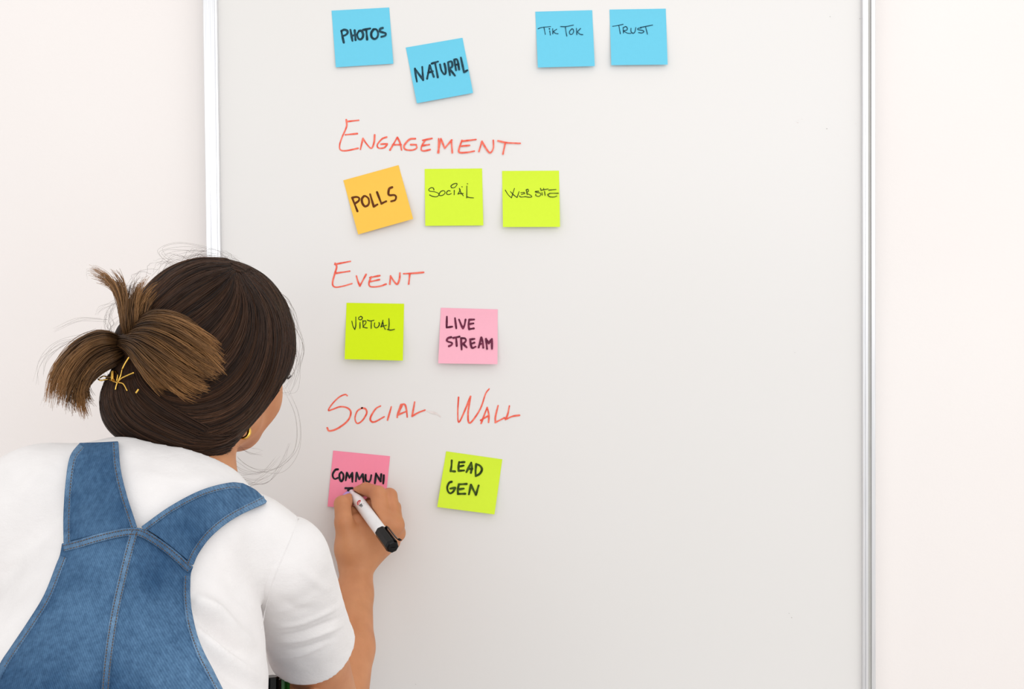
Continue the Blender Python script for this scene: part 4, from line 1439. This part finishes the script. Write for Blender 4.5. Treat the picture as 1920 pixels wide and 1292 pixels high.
# ------------------------------------------------------------------ markers
def marker(loc_a, loc_b, label, body_mat, cap_mat, posted):
    """board marker from the nib A to the far end B"""
    A, B = np.array(loc_a, float), np.array(loc_b, float)
    L = np.linalg.norm(B - A); d = (B - A) / L
    root = tag(empty('marker', (A + B) / 2), label, 'marker', 'board markers held by the person')
    R = 0.0080
    if posted:
        mb = MB(); mb.lathe(A, B, [(0.0, 0.0010), (0.012, 0.0020), (0.05, 0.0022), (0.052, 0.0)]); mb.build('nib', MAT['black_plastic'], root)
    mb = MB()
    mb.lathe(A, B, [(0.045, 0.0022), (0.05, 0.0034), (0.100, 0.0037), (0.115, 0.0044), (0.15, 0.0056), (0.19, 0.0069), (0.23, R - 0.0002), (0.30, R), (0.74, R), (0.75, R - 0.0003), (0.76, 0.006)] if posted
             else [(0.30, 0.006), (0.31, R), (0.97, R), (1.0, R - 0.002)])
    mb.build('barrel', body_mat, root)
    # the cap: ribbed sleeve with a clip
    a0, a1 = (0.745, 1.0) if posted else (0.0, 0.31)
    mb = MB(); seg = 12; V = []; F = []
    prof = [(a0, R - 0.0004), (a0 + 0.004, R + 0.0006), (a0 + (a1 - a0) * 0.7, R + 0.0008), (a1 - 0.03, R + 0.0009), (a1 - 0.006, R - 0.0002), (a1, R - 0.0016), (a1, R * 0.45)]
    mb.lathe(A, B, prof, 8)
    cap = mb.build('cap', cap_mat, root, False)
    s = cap.modifiers.new('soft_edge', 'BEVEL'); s.width = 0.0006; s.segments = 2
    side = np.array((0.75, -0.25, 0.6)); side -= d * side.dot(d); side /= np.linalg.norm(side)
    w = np.cross(d, side)
    mb = MB(); V = []
    for t, h, hw in ((a0 + 0.06 * 0.3, R + 0.0005, 0.0022), (a0 + 0.02, R + 0.0030, 0.0022), (a1 - 0.05, R + 0.0034, 0.0021), (a1 - 0.01, R + 0.0040, 0.0024), (a1 + 0.004, R + 0.0062, 0.0024)):
        for dh in (0.0, -0.0012):
            for sw in (-1, 1):
                V.append(A + d * L * t + side * (h + dh) + w * hw * sw)
    n = 5; F = []
    for i in range(n - 1):
        b = i * 4; q = b + 4
        F += [(b, b + 1, q + 1, q), (b + 2, q + 2, q + 3, b + 3), (b, q, q + 2, b + 2), (b + 1, b + 3, q + 3, q + 1)]
    F += [(0, 2, 3, 1), (16, 17, 19, 18)]
    mb.add(V, F)
    cl = mb.build('clip', cap_mat if posted else cap_mat, cap, False)
    return root, A, B, d, R


mk, A, B, d, R = marker(MA, MBp, 'white board marker with black cap held in the writing hand', MAT['marker_white'], MAT['black_plastic'], True)
# print on the barrel: red rounded mark over small black lettering
L = np.linalg.norm(B - A)
tocam = CAM - (A + B) / 2; tocam -= d * tocam.dot(d); tocam /= np.linalg.norm(tocam)
tang = np.cross(d, tocam)


def on_barrel(t, ang):
    return A + d * L * t + (R + 0.00025) * (math.cos(ang) * tocam + math.sin(ang) * tang)


def print_mark(name, lines, mat, r):
    mb = MB()
    for ln in lines:
        mb.tube([on_barrel(t, a) for t, a in catmull(ln, 4)], r, 5)
    return mb.build(name, mat, mk)


if np.dot(tang, _r) < 0: sg = -1
else: sg = 1
print_mark('logo', [[(0.300, sg * -0.30), (0.292, sg * 0.0), (0.296, sg * 0.28), (0.306, sg * 0.30), (0.318, sg * 0.05), (0.330, sg * -0.30), (0.322, sg * -0.42), (0.300, sg * -0.30)],
                    [(0.314, sg * -0.38), (0.303, sg * 0.0), (0.302, sg * 0.28)], [(0.330, sg * -0.40), (0.326, sg * -0.1)]], MAT['logo_red'], 0.00042)
print_mark('logo', [[(0.352, sg * -0.34), (0.346, sg * -0.15), (0.352, sg * 0.0), (0.345, sg * 0.15)], [(0.362, sg * -0.30), (0.357, sg * -0.10), (0.363, sg * 0.05), (0.356, sg * 0.22)],
                    [(0.374, sg * -0.26), (0.369, sg * -0.05), (0.374, sg * 0.12)], [(0.386, sg * -0.2), (0.381, sg * 0.0), (0.385, sg * 0.12)], [(0.362, sg * 0.42), (0.364, sg * 0.46)]], MAT['logo_black'], 0.00032)
settle(mk)

for px, dy, lab, bm, cm in ((509, -0.006, 'dark marker between the sleeve and the shirt, seen at the bottom edge', 'black_plastic', 'black_plastic'),
                            (525, 0.006, 'grey and green marker tucked behind the sleeve hem at the bottom edge', 'grey_plastic', 'green_plastic')):
    top = at(px, 1268, LHAND[1] + 0.006 + dy); bot = at(px - 2, 1490, LHAND[1] - 0.006 + dy)
    q = marker(top, bot, lab, MAT[bm], MAT[cm], False)[0]
    settle(q)
